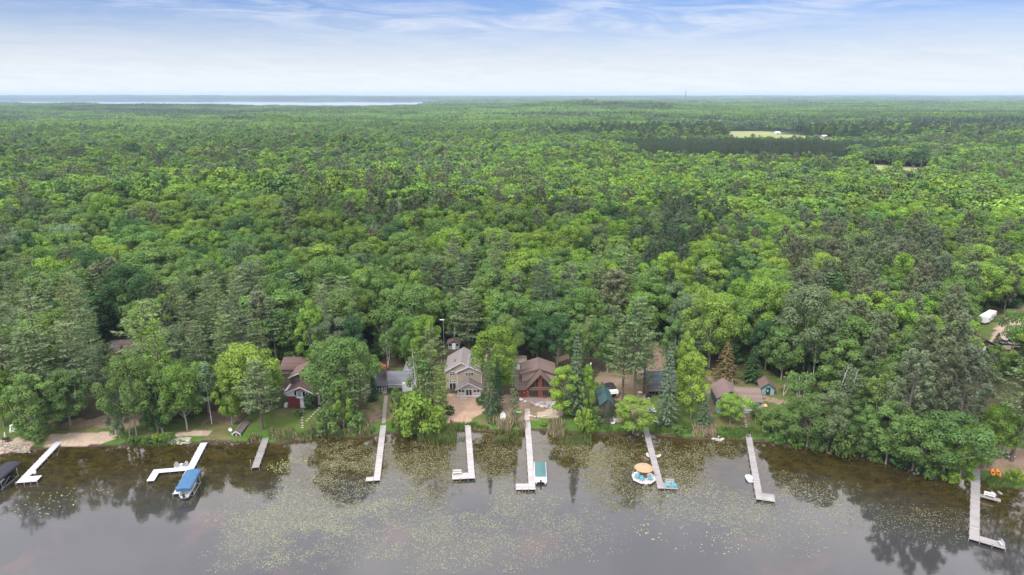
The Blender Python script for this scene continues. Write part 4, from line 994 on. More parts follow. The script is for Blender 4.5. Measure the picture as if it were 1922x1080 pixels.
# ------------------------------------------------------------------ docks
ZD = .55
DOCKS = {}
def dock(label, p0, p1, w, m_, plats=(), postm=POSTM, seg=2.44, group='docks reaching from the shore into the lake', z=ZD, legs=True):
    a = Vector(at(*p0, z)[:2]); b = Vector(at(*p1, z)[:2]); L = (b - a).length; d = (b - a)/L
    rz = math.atan2(d.y, d.x) + math.pi/2      # local -Y runs out into the lake, +X is to the right
    t_ = thing('dock', label, 'dock', (a.x, a.y, 0), rz, group)
    n = max(2, round(L/seg)); s_ = L/n
    mb = MB(); fr = MB()
    for i in range(n):
        mb.box(-w/2, w/2, -(i + 1)*s_ + .03, -i*s_, z - .09, z + .012*((i*7) % 3 - 1))
    for sx in (-1, 1): fr.box(sx*(w/2 - .06) - .03, sx*(w/2 - .06) + .03, -L + .05, -.05, z - .26, z - .095)
    mb.build('deck', m_, t_); fr.build('frame', postm, t_)
    for u0, u1, v0, v1 in plats:
        pm = MB(); pm.box(v0 + .015, v1, -u1, -u0, z - .09, z + .006); pm.build('platform', m_, t_)
        fm = MB(); fm.box(v0 + .08, v1 - .05, -u1 + .05, -u1 + .12, z - .28, z - .095); fm.box(v0 + .08, v1 - .05, -u0 - .12, -u0 - .05, z - .28, z - .095); fm.box(v1 - .14, v1 - .07, -u1 + .12, -u0 - .12, z - .28, z - .095); fm.build('frame', postm, t_)
    leg = None
    def lg(x, y, h=.0):
        nonlocal leg
        if leg is None:
            lm_ = MB().box(-.055, .055, -.055, .055, -.8, z + .16); leg = lm_.build('leg', postm, t_); leg.location = (x, y, h)
        else:
            c_ = leg.copy(); link(c_); c_.parent = t_; c_.location = (x, y, h)
    if legs:
        for i in range(1, n + 1):
            for sx in (-1, 1): lg(sx*(w/2 + .058), -i*s_ + .06)
        for u0, u1, v0, v1 in plats:
            e = v1 + .058 if abs(v1) > abs(v0) else v0 - .058
            lg(e, -u1 + .1); lg(e, -u0 - .1)
    DOCKS[label] = (t_, a, d, rz, L)
    return t_, L
def onDock(D, u, v, z=ZD):
    t_, a, d, rz, L = D; p = Matrix.Rotation(rz, 2) @ Vector((v, -u)); return (a.x + p.x, a.y + p.y, z)
def D_(label): return DOCKS[label]
W1 = 1.35
t1, L1 = dock('white dock with a square end platform beside the black boat cover', (111, 829), (37, 906), 1.45, DK_WHITE, postm=ALU)
D1 = list(DOCKS.values())[-1]
MB().box(.745, 3.2, -L1, -L1 + 2.3, ZD - .09, ZD + .006).build('platform', DK_WHITE, t1)
t2, L2 = dock('white dock with a bent side arm beside the blue boat cover', (383, 831), (332, 927), 1.5, DK_WHITE, postm=ALU)
D2 = list(DOCKS.values())[-1]; ua = L2*.50
MB().box(-7.6, -.77, -ua - 1.5, -ua, ZD - .09, ZD + .006).build('side_arm', DK_WHITE, t2)
MB().box(-7.6, -6.1, -ua - 4.6, -ua - 1.53, ZD - .09, ZD + .006).build('platform', DK_WHITE, t2)
MB().box(-3.6, -.77, -ua + .03, -ua + 1.0, ZD - .09, ZD - .0).build('platform', DK_WHITE, t2)
for vx, uu in ((-7.5, 1.4), (-7.5, 4.5), (-6.2, 4.5), (-4, 1.45), (-2, 1.45)): MB().bar((vx, -ua - uu - .06, -.8), (vx, -ua - uu - .06, ZD + .2), .035).build('leg', ALU, t2)
dock('short bare grey plank dock right of the red boathouse', (499, 822), (479, 878), 1.5, DK_GREY); D3 = list(DOCKS.values())[-1]
t4, L4 = dock('long pale dock with a small left foot, below the white house', (720, 796), (707, 902), 1.35, DK_PALE, [])
D4 = list(DOCKS.values())[-1]
MB().box(-2.25, -.69, -L4, -L4 + 1.55, ZD - .09, ZD + .006).build('platform', DK_PALE, t4)
t5, L5 = dock('pale dock with a bench platform, straight below the sand yard of the tan house', (878, 798), (885.5, 898), 1.35, DK_PALE)
D5 = list(DOCKS.values())[-1]; MB().box(-4.1, -.69, -L5, -L5 + 2.3, ZD - .09, ZD + .006).build('platform', DK_PALE, t5)
t6, L6 = dock('longest pale dock, with the green-covered pontoon boat tied at its right', (990, 791), (999, 919), 1.35, DK_PALE)
D6 = list(DOCKS.values())[-1]; MB().box(-3.3, -.69, -L6, -L6 + 2.2, ZD - .09, ZD + .006).build('platform', DK_PALE, t6)
t7, L7 = dock('darker grey dock running past the thatched raft to a chair platform', (1210, 798), (1241, 917), 1.35, DK_OLD)
D7 = list(DOCKS.values())[-1]; MB().box(.69, 3.3, -L7, -L7 + 2.2, ZD - .09, ZD + .006).build('platform', DK_OLD, t7)
t8, L8 = dock('grey dock with a right-hand foot, below the teal cottage', (1404, 812), (1426, 938), 1.35, DK_OLD)
D8 = list(DOCKS.values())[-1]; MB().box(.69, 2.9, -L8, -L8 + 2.6, ZD - .09, ZD + .006).build('platform', DK_OLD, t8)
t9, L9 = dock('wide grey dock with two benches near the orange kayaks', (1832, 862), (1828.5, 1014), 1.55, DK_OLD)
D9 = list(DOCKS.values())[-1]; MB().box(.79, 4.6, -L9, -L9 + 2.0, ZD - .09, ZD + .006).build('platform', DK_OLD, t9)
MB().box(.79, 4.2, -L9*.46 - 1.2, -L9*.46, ZD - .09, ZD + .006).build('side_arm', DK_OLD, t9)
for k_, (T_, L_, vs) in enumerate(((t4, L4, (-2.3,)), (t5, L5, (-4.15, -2.4)), (t6, L6, (-3.35, -2)), (t7, L7, (3.35, 2)), (t8, L8, (2.95,)), (t9, L9, (4.65, 2.7)), (t1, L1, (3.25, 2)))):
    for v_ in vs:
        MB().box(v_ - .05, v_ + .05, -L_ - .02, -L_ + .09, -.8, ZD + .25).build('leg', POSTM if T_ is not t1 else ALU, T_)
# a stone-step / board walk continues three of them up the bank
def walk(name, label, cat, pts, w, m_, th=.1, group=None):
    P = [Vector(atg(a, b)) for a, b in pts]; mb = MB(); o = P[0]
    for p, q in zip(P, P[1:]):
        d = (q - p).xy.normalized(); n_ = Vector((-d.y, d.x))*w/2
        k = max(1, int((q - p).xy.length/.9)); 
        for i in range(k):
            a_ = p.lerp(q, i/k); b_ = p.lerp(q, (i + .95)/k); za = gz(a_.x, a_.y) + th; zb = gz(b_.x, b_.y) + th
            mb.slab([(a_.x + n_.x, a_.y + n_.y, za), (a_.x - n_.x, a_.y - n_.y, za), (b_.x - n_.x, b_.y - n_.y, zb), (b_.x + n_.x, b_.y + n_.y, zb)], .12)
    ob = mb.build(name, m_, None, o); ob.location = o; return tag(ob, label, cat, group)
PAV = mat('paving', (.30, .25, .23), .9, .2, 2.0)
walk('paved_path', 'narrow straight paved path from the porch door down to the dock', 'path', [(725, 743), (722.5, 765), (720, 795)], .95, PAV, .05)
walk('boardwalk', 'old board landing climbing the bank behind the right-hand dock', 'boardwalk', [(1832, 862), (1832, 842)], 1.5, DK_OLD, .18)
walk('wooden_steps', 'wooden steps leading from the boulder wall to the longest dock', 'steps', [(989, 790), (990, 768)], 1.3, mat('step_wood', (.42, .36, .29), .8, .2), .16)
STONE = mat('stepping_stone', (.40, .33, .29), .9, .2)
def stones(pts, lab, group, r0=.34):
    first = None
    for i, (a, b) in enumerate(pts):
        x, y, z0 = atg(a, b)
        if first is None:
            mb = MB(); P = [(math.cos(k*1.047)*r0*(1 + .2*math.sin(k*2.3)), math.sin(k*1.047)*r0*.9, 0) for k in range(6)]
            mb.prism([p[:2] for p in P], -.08, .05); first = mb.build('stepping_stone', STONE); o = first
        else: o = first.copy(); link(o)
        o.location = (x, y, z0 + .015); o.rotation_euler = (0, 0, i*1.3); tag(o, lab[0] if i == 0 else lab[1] if i == len(pts) - 1 else lab[2], 'stepping stone', group)
stones([(568, 769), (570, 773), (569, 778), (567.5, 784), (567, 789), (567.5, 794), (568, 799), (567.5, 803)], ['flat stepping stone just below the white cottage door', 'last stepping stone, nearest the lake, on the cottage lawn', 'stepping stone in the short straight row below the cottage door'], 'stepping stones below the cottage door')
stones([(599, 766), (596, 770), (592, 774), (588, 778), (584, 782), (580, 786), (576, 790)], ['top stepping stone of the slanting row beside the dark bush', 'lowest stepping stone of the slanting row on the cottage lawn', 'stepping stone in the slanting row across the cottage lawn'], 'stepping stones slanting across the cottage lawn')
stones([(1399, 789), (1399.5, 793), (1400, 797), (1401, 801), (1402, 806)], ['top stepping stone below the teal cottage step', 'stepping stone touching the dock below the teal cottage', 'stepping stone between the teal cottage and its dock'], 'stepping stones of the teal cottage')

# ------------------------------------------------------------------ chairs, benches, tables
def make_chair(m_, loc, rz, label, group, sc_=1.0):
    t_ = thing('lawn_chair', label, 'chair', loc, rz, group, (sc_,)*3)   # faces local -Y
    s = MB(); [s.slab([(-.3 + i*.001, -.45 + i*.13, .38 - i*.035), (.3, -.45 + i*.13, .38 - i*.035), (.3, -.34 + i*.13, .35 - i*.035), (-.3, -.34 + i*.13, .35 - i*.035)], .025) for i in range(5)]; s.build('seat', m_, t_)
    b = MB(); [b.slab([(-.3 + i*.125, .17, .22), (-.2 + i*.125, .17, .22), (-.2 + i*.125, .42, .98 - .05*abs(i - 2)), (-.3 + i*.125, .42, .98 - .05*abs(i - 2))], .03) for i in range(5)]; b.build('backrest', m_, t_)
    for sx in (-1, 1):
        MB().box(sx*.38 - .06, sx*.38 + .06, -.5, .3, .55, .58).build('armrest', m_, t_)
        MB().box(sx*.36 - .025, sx*.36 + .025, -.46, -.36, 0, .55).box(sx*.36 - .025, sx*.36 + .025, .2, .3, 0, .55).build('leg', m_, t_)
    return t_
AQUA = mat('aqua_plastic', (.10, .42, .48), .5, .05); GCH = mat('grey_plastic', (.33, .32, .33), .6, .08); BLUEP = mat('blue_plastic', (.02, .12, .50), .5, .05); WHP = mat('white_plastic', (.75, .75, .75), .45, .04); REDP = mat('red_fabric', (.45, .03, .03), .8, .1); PINKP = mat('pink_plastic', (.55, .30, .32), .6, .1); ORG = mat('orange_plastic', (.75, .24, .015), .45, .05); BLK = mat('black_fabric', (.022, .022, .026), .7, .2)
def make_bench(m_, loc, rz, label, group=None, w=1.9):
    t_ = thing('bench', label, 'bench', loc, rz, group)
    MB().box(-w/2, w/2, -.22, -.02, .42, .46).box(-w/2, w/2, .01, .2, .42, .46).build('seat', m_, t_)
    MB().slab([(-w/2, .24, .62), (w/2, .24, .62), (w/2, .28, .76), (-w/2, .28, .76)], .04).slab([(-w/2, .29, .80), (w/2, .29, .80), (w/2, .33, .95), (-w/2, .33, .95)], .04).build('backrest', m_, t_)
    for sx in (-1, 1): MB().box(sx*w*.44 - .04, sx*w*.44 + .04, -.2, .22, 0, .42).box(sx*w*.44 - .03, sx*w*.44 + .03, .2, .26, .42, .95).build('leg', m_, t_)
    return t_
GB = 'benches on the docks'
make_bench(mat('pale_bench_wood', (.52, .49, .47), .8, .12), onDock(D5, L5 - 1.9, -3.0), D5[3], 'pale bench on the dock platform below the sand yard', GB)
make_bench(mat('grey_bench_wood', (.36, .33, .32), .8, .15), onDock(D7, L7 - 1.9, 2.0), D7[3], 'grey bench on the platform behind two aqua chairs', GB)
make_bench(mat('white_bench_wood', (.62, .59, .57), .8, .1), onDock(D9, L9*.46 + .5, 2.3), D9[3], 'white bench on the short side arm of the right-hand dock', GB)
t_ = make_bench(mat('steel_grey_wood', (.42, .42, .43), .7, .12), onDock(D9, L9 - .9, 3.9), D9[3] - 1.2, 'cluttered grey bench at the outer corner of the right-hand dock', GB, 1.3)
GA = 'aqua chairs on the raft and its dock'
make_chair(AQUA, onDock(D7, L7 - .75, 1.5), D7[3], 'left aqua chair on the dock platform in front of the grey bench', GA)
make_chair(AQUA, onDock(D7, L7 - .75, 2.75), D7[3] + .5, 'right aqua chair on the dock platform in front of the grey bench', GA)
GC = 'grey chairs behind the arm of the white dock'
make_chair(GCH, onDock(D2, ua - .45, -3.1), D2[3] + .2, 'left of two grey chairs beside the blue-covered boat dock', GC)
make_chair(GCH, onDock(D2, ua - .5, -1.2), D2[3] - .2, 'right of two grey chairs, nearer the blue-covered boat dock', GC)
def round_table(loc, r, h, m_, label, group=None):
    t_ = thing('side_table', label, 'table', loc, 0, group)
    MB().prism([(math.cos(k*.5236)*r, math.sin(k*.5236)*r) for k in range(12)], h - .04, h).build('table_top', m_, t_); MB().bar((0, 0, 0), (0, 0, h - .04), .05).build('leg', m_, t_); return t_
round_table(onDock(D2, ua - .5, -2.15), .33, .5, WHP, 'small white round table between two grey dock chairs')
MB_c = make_chair(WHP, onDock(D1, L1 - 3.1, 1.35), D1[3], 'pale folding chair beside the end platform of the left white dock', None, .8)
# cabin terrace
x, y, z0 = atg(993, 746); make_chair(GCH, (x, y, z0), .3, 'left grey chair on the stone terrace under the glass gable', 'grey chairs on the cabin terrace')
x, y, z0 = atg(1002, 745); make_chair(GCH, (x, y, z0), -.2, 'right grey chair on the stone terrace under the glass gable', 'grey chairs on the cabin terrace')
for a, b, m_, lb in ((1215, 774, PINKP, 'faded pink chair at the foot of the slope beside the blue one'), (1221.5, 774, BLUEP, 'bright blue chair between the pink and white chairs'), (1227, 774, WHP, 'white plastic chair right of the bright blue one')):
    x, y, z0 = atg(a, b); make_chair(m_, (x, y, z0), 0, lb, 'coloured chairs by the big round bush', 1.15)
x, y, z0 = atg(325, 770); make_chair(REDP, (x, y, z0), .2, 'bright red chair by the fire ring in the shade of the lawn trees', None, 1.3)
x, y, z0 = atg(319, 773); make_chair(BLK, (x, y, z0), -.5, 'black chair beside the bright red chair', None, 1.2)
# fire ring
x, y, z0 = atg(324, 779); t_ = thing('fire_ring', 'round grey fire ring on the ground below the red chair', 'fire pit', (x, y, z0)); mb = MB()
for k in range(14): a = k*.4488; mb.box(math.cos(a)*.9 - .16, math.cos(a)*.9 + .16, math.sin(a)*.9 - .14, math.sin(a)*.9 + .14, -.05, .22)
mb.build('stone_ring', mat('grey_stone', (.25, .24, .25), .9, .2), t_); MB().prism([(math.cos(k*.6283)*.72, math.sin(k*.6283)*.72) for k in range(10)], .02, .06).build('ash_bed', mat('ash', (.12, .115, .11), 1, .3), t_)
# ------------------------------------------------------------------ boats
def hullrings(L, W, H, bow=.5, z0=0., n=9):
    rings = []
    for i in range(n):
        u = i/(n - 1); yy = -L/2 + L*u; f = 1 if u < bow else max(.03, math.cos((u - bow)/(1 - bow)*1.5)**.7); f *= .86 + .14*min(1, u*4)
        w_ = W/2*f; zz = z0 + H*(.0 + .12*max(0, u - .6)/.4)
        rings.append([(-w_, yy, zz + H), (-w_*.78, yy, z0 + H*.15), (0, yy, z0 - .02 + (.3*H if u > .9 else 0)), (w_*.78, yy, z0 + H*.15), (w_, yy, zz + H), (w_*.82, yy, zz + H*.99), (w_*.7, yy, z0 + H*.45), (-w_*.7, yy, z0 + H*.45), (-w_*.82, yy, zz + H*.99)])
    return rings
def ends(pa, pb, za, zb):
    a = Vector(at(*pa, za)); b = Vector(at(*pb, zb)); c = (a + b)/2; d = (b - a).xy; return a, b, c, d.length, math.atan2(d.y, d.x) - math.pi/2
def lift(label, pa, pb, zc, w, covm, boatlabel, hullm, drop=.55):
    a, b, c, L, rz = ends(pb, pa, zc, zc)
    t_ = thing('boat_lift', label, 'boat lift', (c.x, c.y, 0), rz, 'covered boat lifts')
    h = w/2; mb = MB()
    prof = lambda yy, k=1.: [(-h, yy, zc - drop), (-h*1.01, yy, zc - .16), (-h*.82, yy, zc*1.0), (0, yy, zc + .16*k), (h*.82, yy, zc), (h*1.01, yy, zc - .16), (h, yy, zc - drop)]
    mb.loft([[(x_*.9, y_ + .0, z_ - .12) for x_, y_, z_ in prof(-L/2)], prof(-L/2 + .25), prof(-L/6, .8), prof(L/6, .8), prof(L/2 - .25), [(x_*.9, y_, z_ - .12) for x_, y_, z_ in prof(L/2)]])
    mb.build('canopy', covm, t_, smooth=False)
    for sx in (-1, 1):
        for sy in (-1, 1):
            MB().bar((sx*h*.93, sy*L*.3, -.9), (sx*h*.93, sy*L*.3, zc - drop*.6), .055).build('post', ALU, t_)
        MB().box(sx*h*.93 - .05, sx*h*.93 + .05, -L*.34, L*.34, .12, .24).bar((sx*h*.93, -L*.3, .25), (sx*h*.93, 0, 1.5), .03).build('side_beam', ALU, t_)
    MB().box(-h*.9, h*.9, -L*.3 - .05, -L*.3 + .05, .0, .12).box(-h*.9, h*.9, L*.3 - .05, L*.3 + .05, .0, .12).build('cross_beam', ALU, t_)
    t2_ = thing('motor_boat', boatlabel, 'boat', (c.x, c.y, .30), rz, 'boats held under the lifts')
    MB().loft(hullrings(L*.95, w*.74, .95, .55)).build('hull', hullm, t2_, bevel=.03)
    MB().box(-w*.27, w*.27, -L*.25, -L*.05, .55, .95).build('seat', WHP, t2_); MB().slab([(-w*.28, L*.1, 1.05), (w*.28, L*.1, 1.05), (w*.22, L*.16, 1.42), (-w*.22, L*.16, 1.42)], .03).build('windshield', GLASS, t2_)
    MB().box(-.2, .2, -L*.475 - .45, -L*.475 - .02, .4, 1.15).box(-.06, .06, -L*.475 - .35, -L*.475 - .2, -.6, .4).build('outboard_motor', DARKM, t2_, bevel=.05)
lift('boat lift with a long blue canvas cover against the white dock', (364, 880), (343, 917), 2.7, 2.95, mat('blue_canvas', (.055, .13, .24), .8, .2, 1.0), 'white motor boat under the blue canvas cover', WHP)
lift('boat lift with a black canvas cover cut by the left edge', (26, 866), (-24, 906), 2.7, 3.1, mat('black_canvas', (.030, .032, .042), .8, .12, 1.0), 'dark motor boat under the black canvas cover at the left edge', BLK)
# pontoon boat
GREENC = mat('green_canvas', (.075, .165, .165), .8, .08, 1.2)
a, b, c, L, rz = ends((1015, 905), (1013.5, 868), .6, .9)
t_ = thing('pontoon_boat', 'white pontoon boat with a green canvas cover tied to the longest dock', 'boat', (c.x, c.y, 0), rz)
for sx in (-1, 1): MB().loft([[(sx*.95 + math.cos(k*.785)*.3*f, yy, .18 + math.sin(k*.785)*.3*f) for k in range(8)] for yy, f in ((-L/2, .6), (-L/2 + .2, 1), (L/2 - .8, 1), (L/2 - .2, .6), (L/2 + .05, .15))]).build('pontoon', ALU, t_, smooth=True)
MB().box(-1.28, 1.28, -L/2 + .1, L/2 - .15, .48, .58).build('deck', WHP, t_)
for sx in (-1, 1): MB().box(sx*1.22 - .03, sx*1.22 + .03, -L/2 + 1.1, L/2 - .3, .58, 1.12).build('railing', WHP, t_)
MB().box(-1.19, 1.19, -L/2 + 1.1, -L/2 + 1.16, .58, 1.1).build('rear_railing', WHP, t_)
MB().box(-1.1, -.3, -L/2 + .35, -L/2 + 1.05, .58, .95).build('seat', WHP, t_); MB().box(.35, .5, -L/2 + .55, -L/2 + .75, .58, .85).build('fuel_tank', mat('brown_plastic', (.12, .04, .03), .5, .1), t_)
cv = MB(); y0_, y1_ = -L/2 + 1.15, L/2 - .2
cv.loft([[(-1.25, y0_, 1.0), (-1.15, y0_ + .02, 1.16), (0, y0_ + .02, 1.22), (1.15, y0_ + .02, 1.16), (1.25, y0_, 1.0)], [(-1.26, y0_ + 1.2, 1.0), (-1.12, y0_ + 1.2, 1.2), (0, y0_ + 1.3, 1.72), (1.12, y0_ + 1.2, 1.2), (1.26, y0_ + 1.2, 1.0)],
 [(-1.26, y1_ - 1.3, 1.0), (-1.12, y1_ - 1.3, 1.2), (0, y1_ - 1.4, 1.6), (1.12, y1_ - 1.3, 1.2), (1.26, y1_ - 1.3, 1.0)], [(-1.22, y1_, 1.0), (-1.1, y1_ - .02, 1.16), (0, y1_, 1.18), (1.1, y1_ - .02, 1.16), (1.22, y1_, 1.0)]])
cv.build('cover', GREENC, t_)
MB().box(-.22, .22, -L/2 - .35, -L/2 + .1, .35, 1.05).build('outboard_motor', DARKM, t_, bevel=.05)
# small craft
def rowboat(name, label, cat, pa, pb, w, m_, m2, h=.42, z=None, group=None, bow=.45):
    if z is None: A = atg(*pa); B = atg(*pb)
    else: A = at(*pa, z); B = at(*pb, z)
    A, B = Vector(A), Vector(B); c = (A + B)/2; d = (B - A); L = d.xy.length; rz = math.atan2(d.y, d.x) - math.pi/2
    t_ = thing(name, label, cat, (c.x, c.y, c.z + .03 if z is None else z), rz, group)
    MB().loft(hullrings(L, w, h, bow)).build('hull', m_, t_, bevel=.02)
    for k in (-.22, .1): MB().box(-w*.34, w*.34, L*k - .13, L*k + .13, h*.7, h*.78).build('seat', m2, t_)
    return t_
rowboat('rowboat', 'white rowboat pulled up on the grass left of the lime float', 'boat', (944, 792), (944, 774.5), 1.35, WHP, mat('grey_paint', (.5, .5, .5), .6, .1))
rowboat('dinghy', 'small white dinghy with a green bottom tied to the teal cottage dock', 'boat', (1409, 906), (1403, 894), 1.5, WHP, mat('pale_green_paint', (.25, .45, .40), .6, .1), .4, 0.02, None, .7)
rowboat('rowboat', 'white rowboat lying by the deck of the narrow cabin', 'boat', (1150, 797), (1149, 784), 1.3, WHP, WHP)
def kayak(label, pa, pb, w, m_, group, z=None, name='kayak', cat='kayak', top=None):
    A = Vector(atg(*pa) if z is None else at(*pa, z)); B = Vector(atg(*pb) if z is None else at(*pb, z)); c = (A + B)/2; d = B - A; L = d.xy.length; rz = math.atan2(d.y, d.x) - math.pi/2
    t_ = thing(name, label, cat, (c.x, c.y, c.z + .02), rz, group)
    rings = []
    for i in range(11):
        u = i/10; f = max(.04, math.sin(math.pi*u)**.62); yy = -L/2 + L*u; rings.append([(math.cos(k*.785)*w/2*f, yy, .17 + math.sin(k*.785)*(.16 if z is None else .07)*f**.5 + .1*(2*u - 1)**4) for k in range(8)])
    MB().loft(rings).build('hull', m_, t_, smooth=True)
    if top is None: MB().prism([(math.cos(k*.628)*w*.24, -L*.03 + math.sin(k*.628)*L*.11) for k in range(10)], .3, .345).build('cockpit', DARKM, t_)
    else: MB().prism([(math.cos(k*.524)*w*.36, math.sin(k*.524)*L*.40) for k in range(12)], .2, .262).build('deck_pad', top, t_)
GK = 'orange kayaks lying on the grass'
kayak('left orange kayak on the grass beside the right-hand dock', (1864, 898), (1862, 881), .95, ORG, GK); kayak('right orange kayak on the grass, slightly longer than the other', (1876, 900), (1871, 880), .95, ORG, GK)
TAN = mat('tan_foam', (.52, .32, .18), .7, .1); GP = 'paddleboards floating beside the raft dock'
kayak('paddleboard with tan top floating left of the raft dock', (1221, 861), (1214, 852), .95, WHP, GP, .02, 'paddleboard', 'paddleboard', TAN); kayak('paddleboard with tan top floating right of the raft dock', (1229, 860), (1240, 855), .95, WHP, GP, .02, 'paddleboard', 'paddleboard', TAN)
x, y, z0 = atg(971, 775); t_ = thing('pool_float', 'lime green float lying on the dirt beside the thin spruce', 'float', (x, y, z0), -.25); LIME = mat('lime_vinyl', (.42, .75, .18), .4, .05)
for k in range(3): MB().bar((-.85, -.35 + k*.33, .17), (.65, -.35 + k*.33, .17), .17, 10).build('air_tube', LIME, t_, smooth=True)
MB().bar((.85, -.4, .25), (.85, .4, .25), .22, 10).build('headrest', LIME, t_, smooth=True)
x, y, z0 = atg(1229, 791); t_ = thing('water_board', 'white board lying on the grass left of the thick spruce', 'board', (x, y, z0), 1.0); MB().prism([(-.25, -1.1), (.25, -1.1), (.32, .3), (.2, 1.0), (0, 1.25), (-.2, 1.0), (-.32, .3)], .02, .1).build('board', WHP, t_); MB().box(-.3, .3, -.5, -.44, .1, .13).build('strap', BLK, t_)

# ------------------------------------------------------------------ the octagonal raft with its thatched umbrella
cx, cy, _ = at(1208.5, 896, .5); RZ = .5
t_ = thing('swim_raft', 'white octagonal raft carrying a thatched umbrella and aqua chairs', 'raft', (cx, cy, 0), 0)
oc8 = [(math.cos(R(22.5 + 45*k))*2.6, math.sin(R(22.5 + 45*k))*2.6) for k in range(8)]
MB().prism(oc8, .38, .5).build('deck', mat('white_raft_boards', (.52, .48, .46), .6, .08, 1.0, stripe=(0, .3, .15)), t_)
MB().prism([(x_*.93, y_*.93) for x_, y_ in oc8], -.05, .37).build('float_drum', DARKM, t_)
for k in (4, 3, 2, 5):
    x_, y_ = oc8[k]; MB().bar((x_*.95, y_*.95, .5), (x_*.95, y_*.95, 1.25), .05).build('rail_post', WHP, t_)
ld = MB(); [ld.bar((sx*.24, -2.42, -.3), (sx*.24, -2.42, 1.0), .035) for sx in (-1, 1)]; [ld.box(-.24, .24, -2.46, -2.38, -.1 + .28*k, -.04 + .28*k) for k in range(4)]; ld.build('ladder', WHP, t_)
tu = thing('thatched_umbrella', 'wide tan thatched umbrella over the octagonal raft', 'umbrella', (cx - .05, cy + .35, .5))
MB().bar((0, 0, 0), (0, 0, 2.7), .07).build('pole', mat('pole_wood', (.30, .17, .08), .8, .2), tu)
THA = mat('thatch', (.42, .28, .17), .95, .3, 6.0, bump=.8); rg = []
for r_, z_ in ((1.86, 1.82), (1.95, 2.02), (1.45, 2.38), (.9, 2.62), (.35, 2.78), (.05, 2.84)): rg.append([(math.cos(k*.314)*r_*(1 + .035*math.sin(k*5.)), math.sin(k*.314)*r_*(1 + .035*math.cos(k*7.)), z_ + .03*math.sin(k*3)) for k in range(20)])
MB().loft(rg).build('thatch', THA, tu)
tb_ = thing('bar_table', 'round wooden bar around the pole of the thatched umbrella', 'table', (cx - .05, cy + .35, .5))
MB().prism([(math.cos(k*.524)*1.0, math.sin(k*.524)*1.0) for k in range(12)], .98, 1.04).build('table_top', mat('honey_wood', (.38, .20, .09), .6, .15), tb_); MB().prism([(math.cos(k*.524)*.75, math.sin(k*.524)*.75) for k in range(12)], .0, .975).build('base', mat('grey_wicker', (.16, .14, .14), .8, .2), tb_)
for dx, dy, rz_, lb in ((-1.55, -.35, -.55, 'aqua chair at the left of the octagonal raft'), (-.7, -1.15, -.25, 'aqua chair at the front of the octagonal raft left of the ladder'), (1.15, -1.05, .55, 'aqua chair at the front right of the octagonal raft')):
    make_chair(AQUA, (cx + dx, cy + dy, .5), rz_, lb, GA)
t_ = thing('storage_box', 'white storage box at the back left of the octagonal raft', 'box', (cx - 1.6, cy + .85, .5), .4); MB().box(-.35, .35, -.25, .25, 0, .5).build('box_body', WHP, t_); MB().box(-.37, .37, -.27, .27, .505, .56).build('lid', WHP, t_)
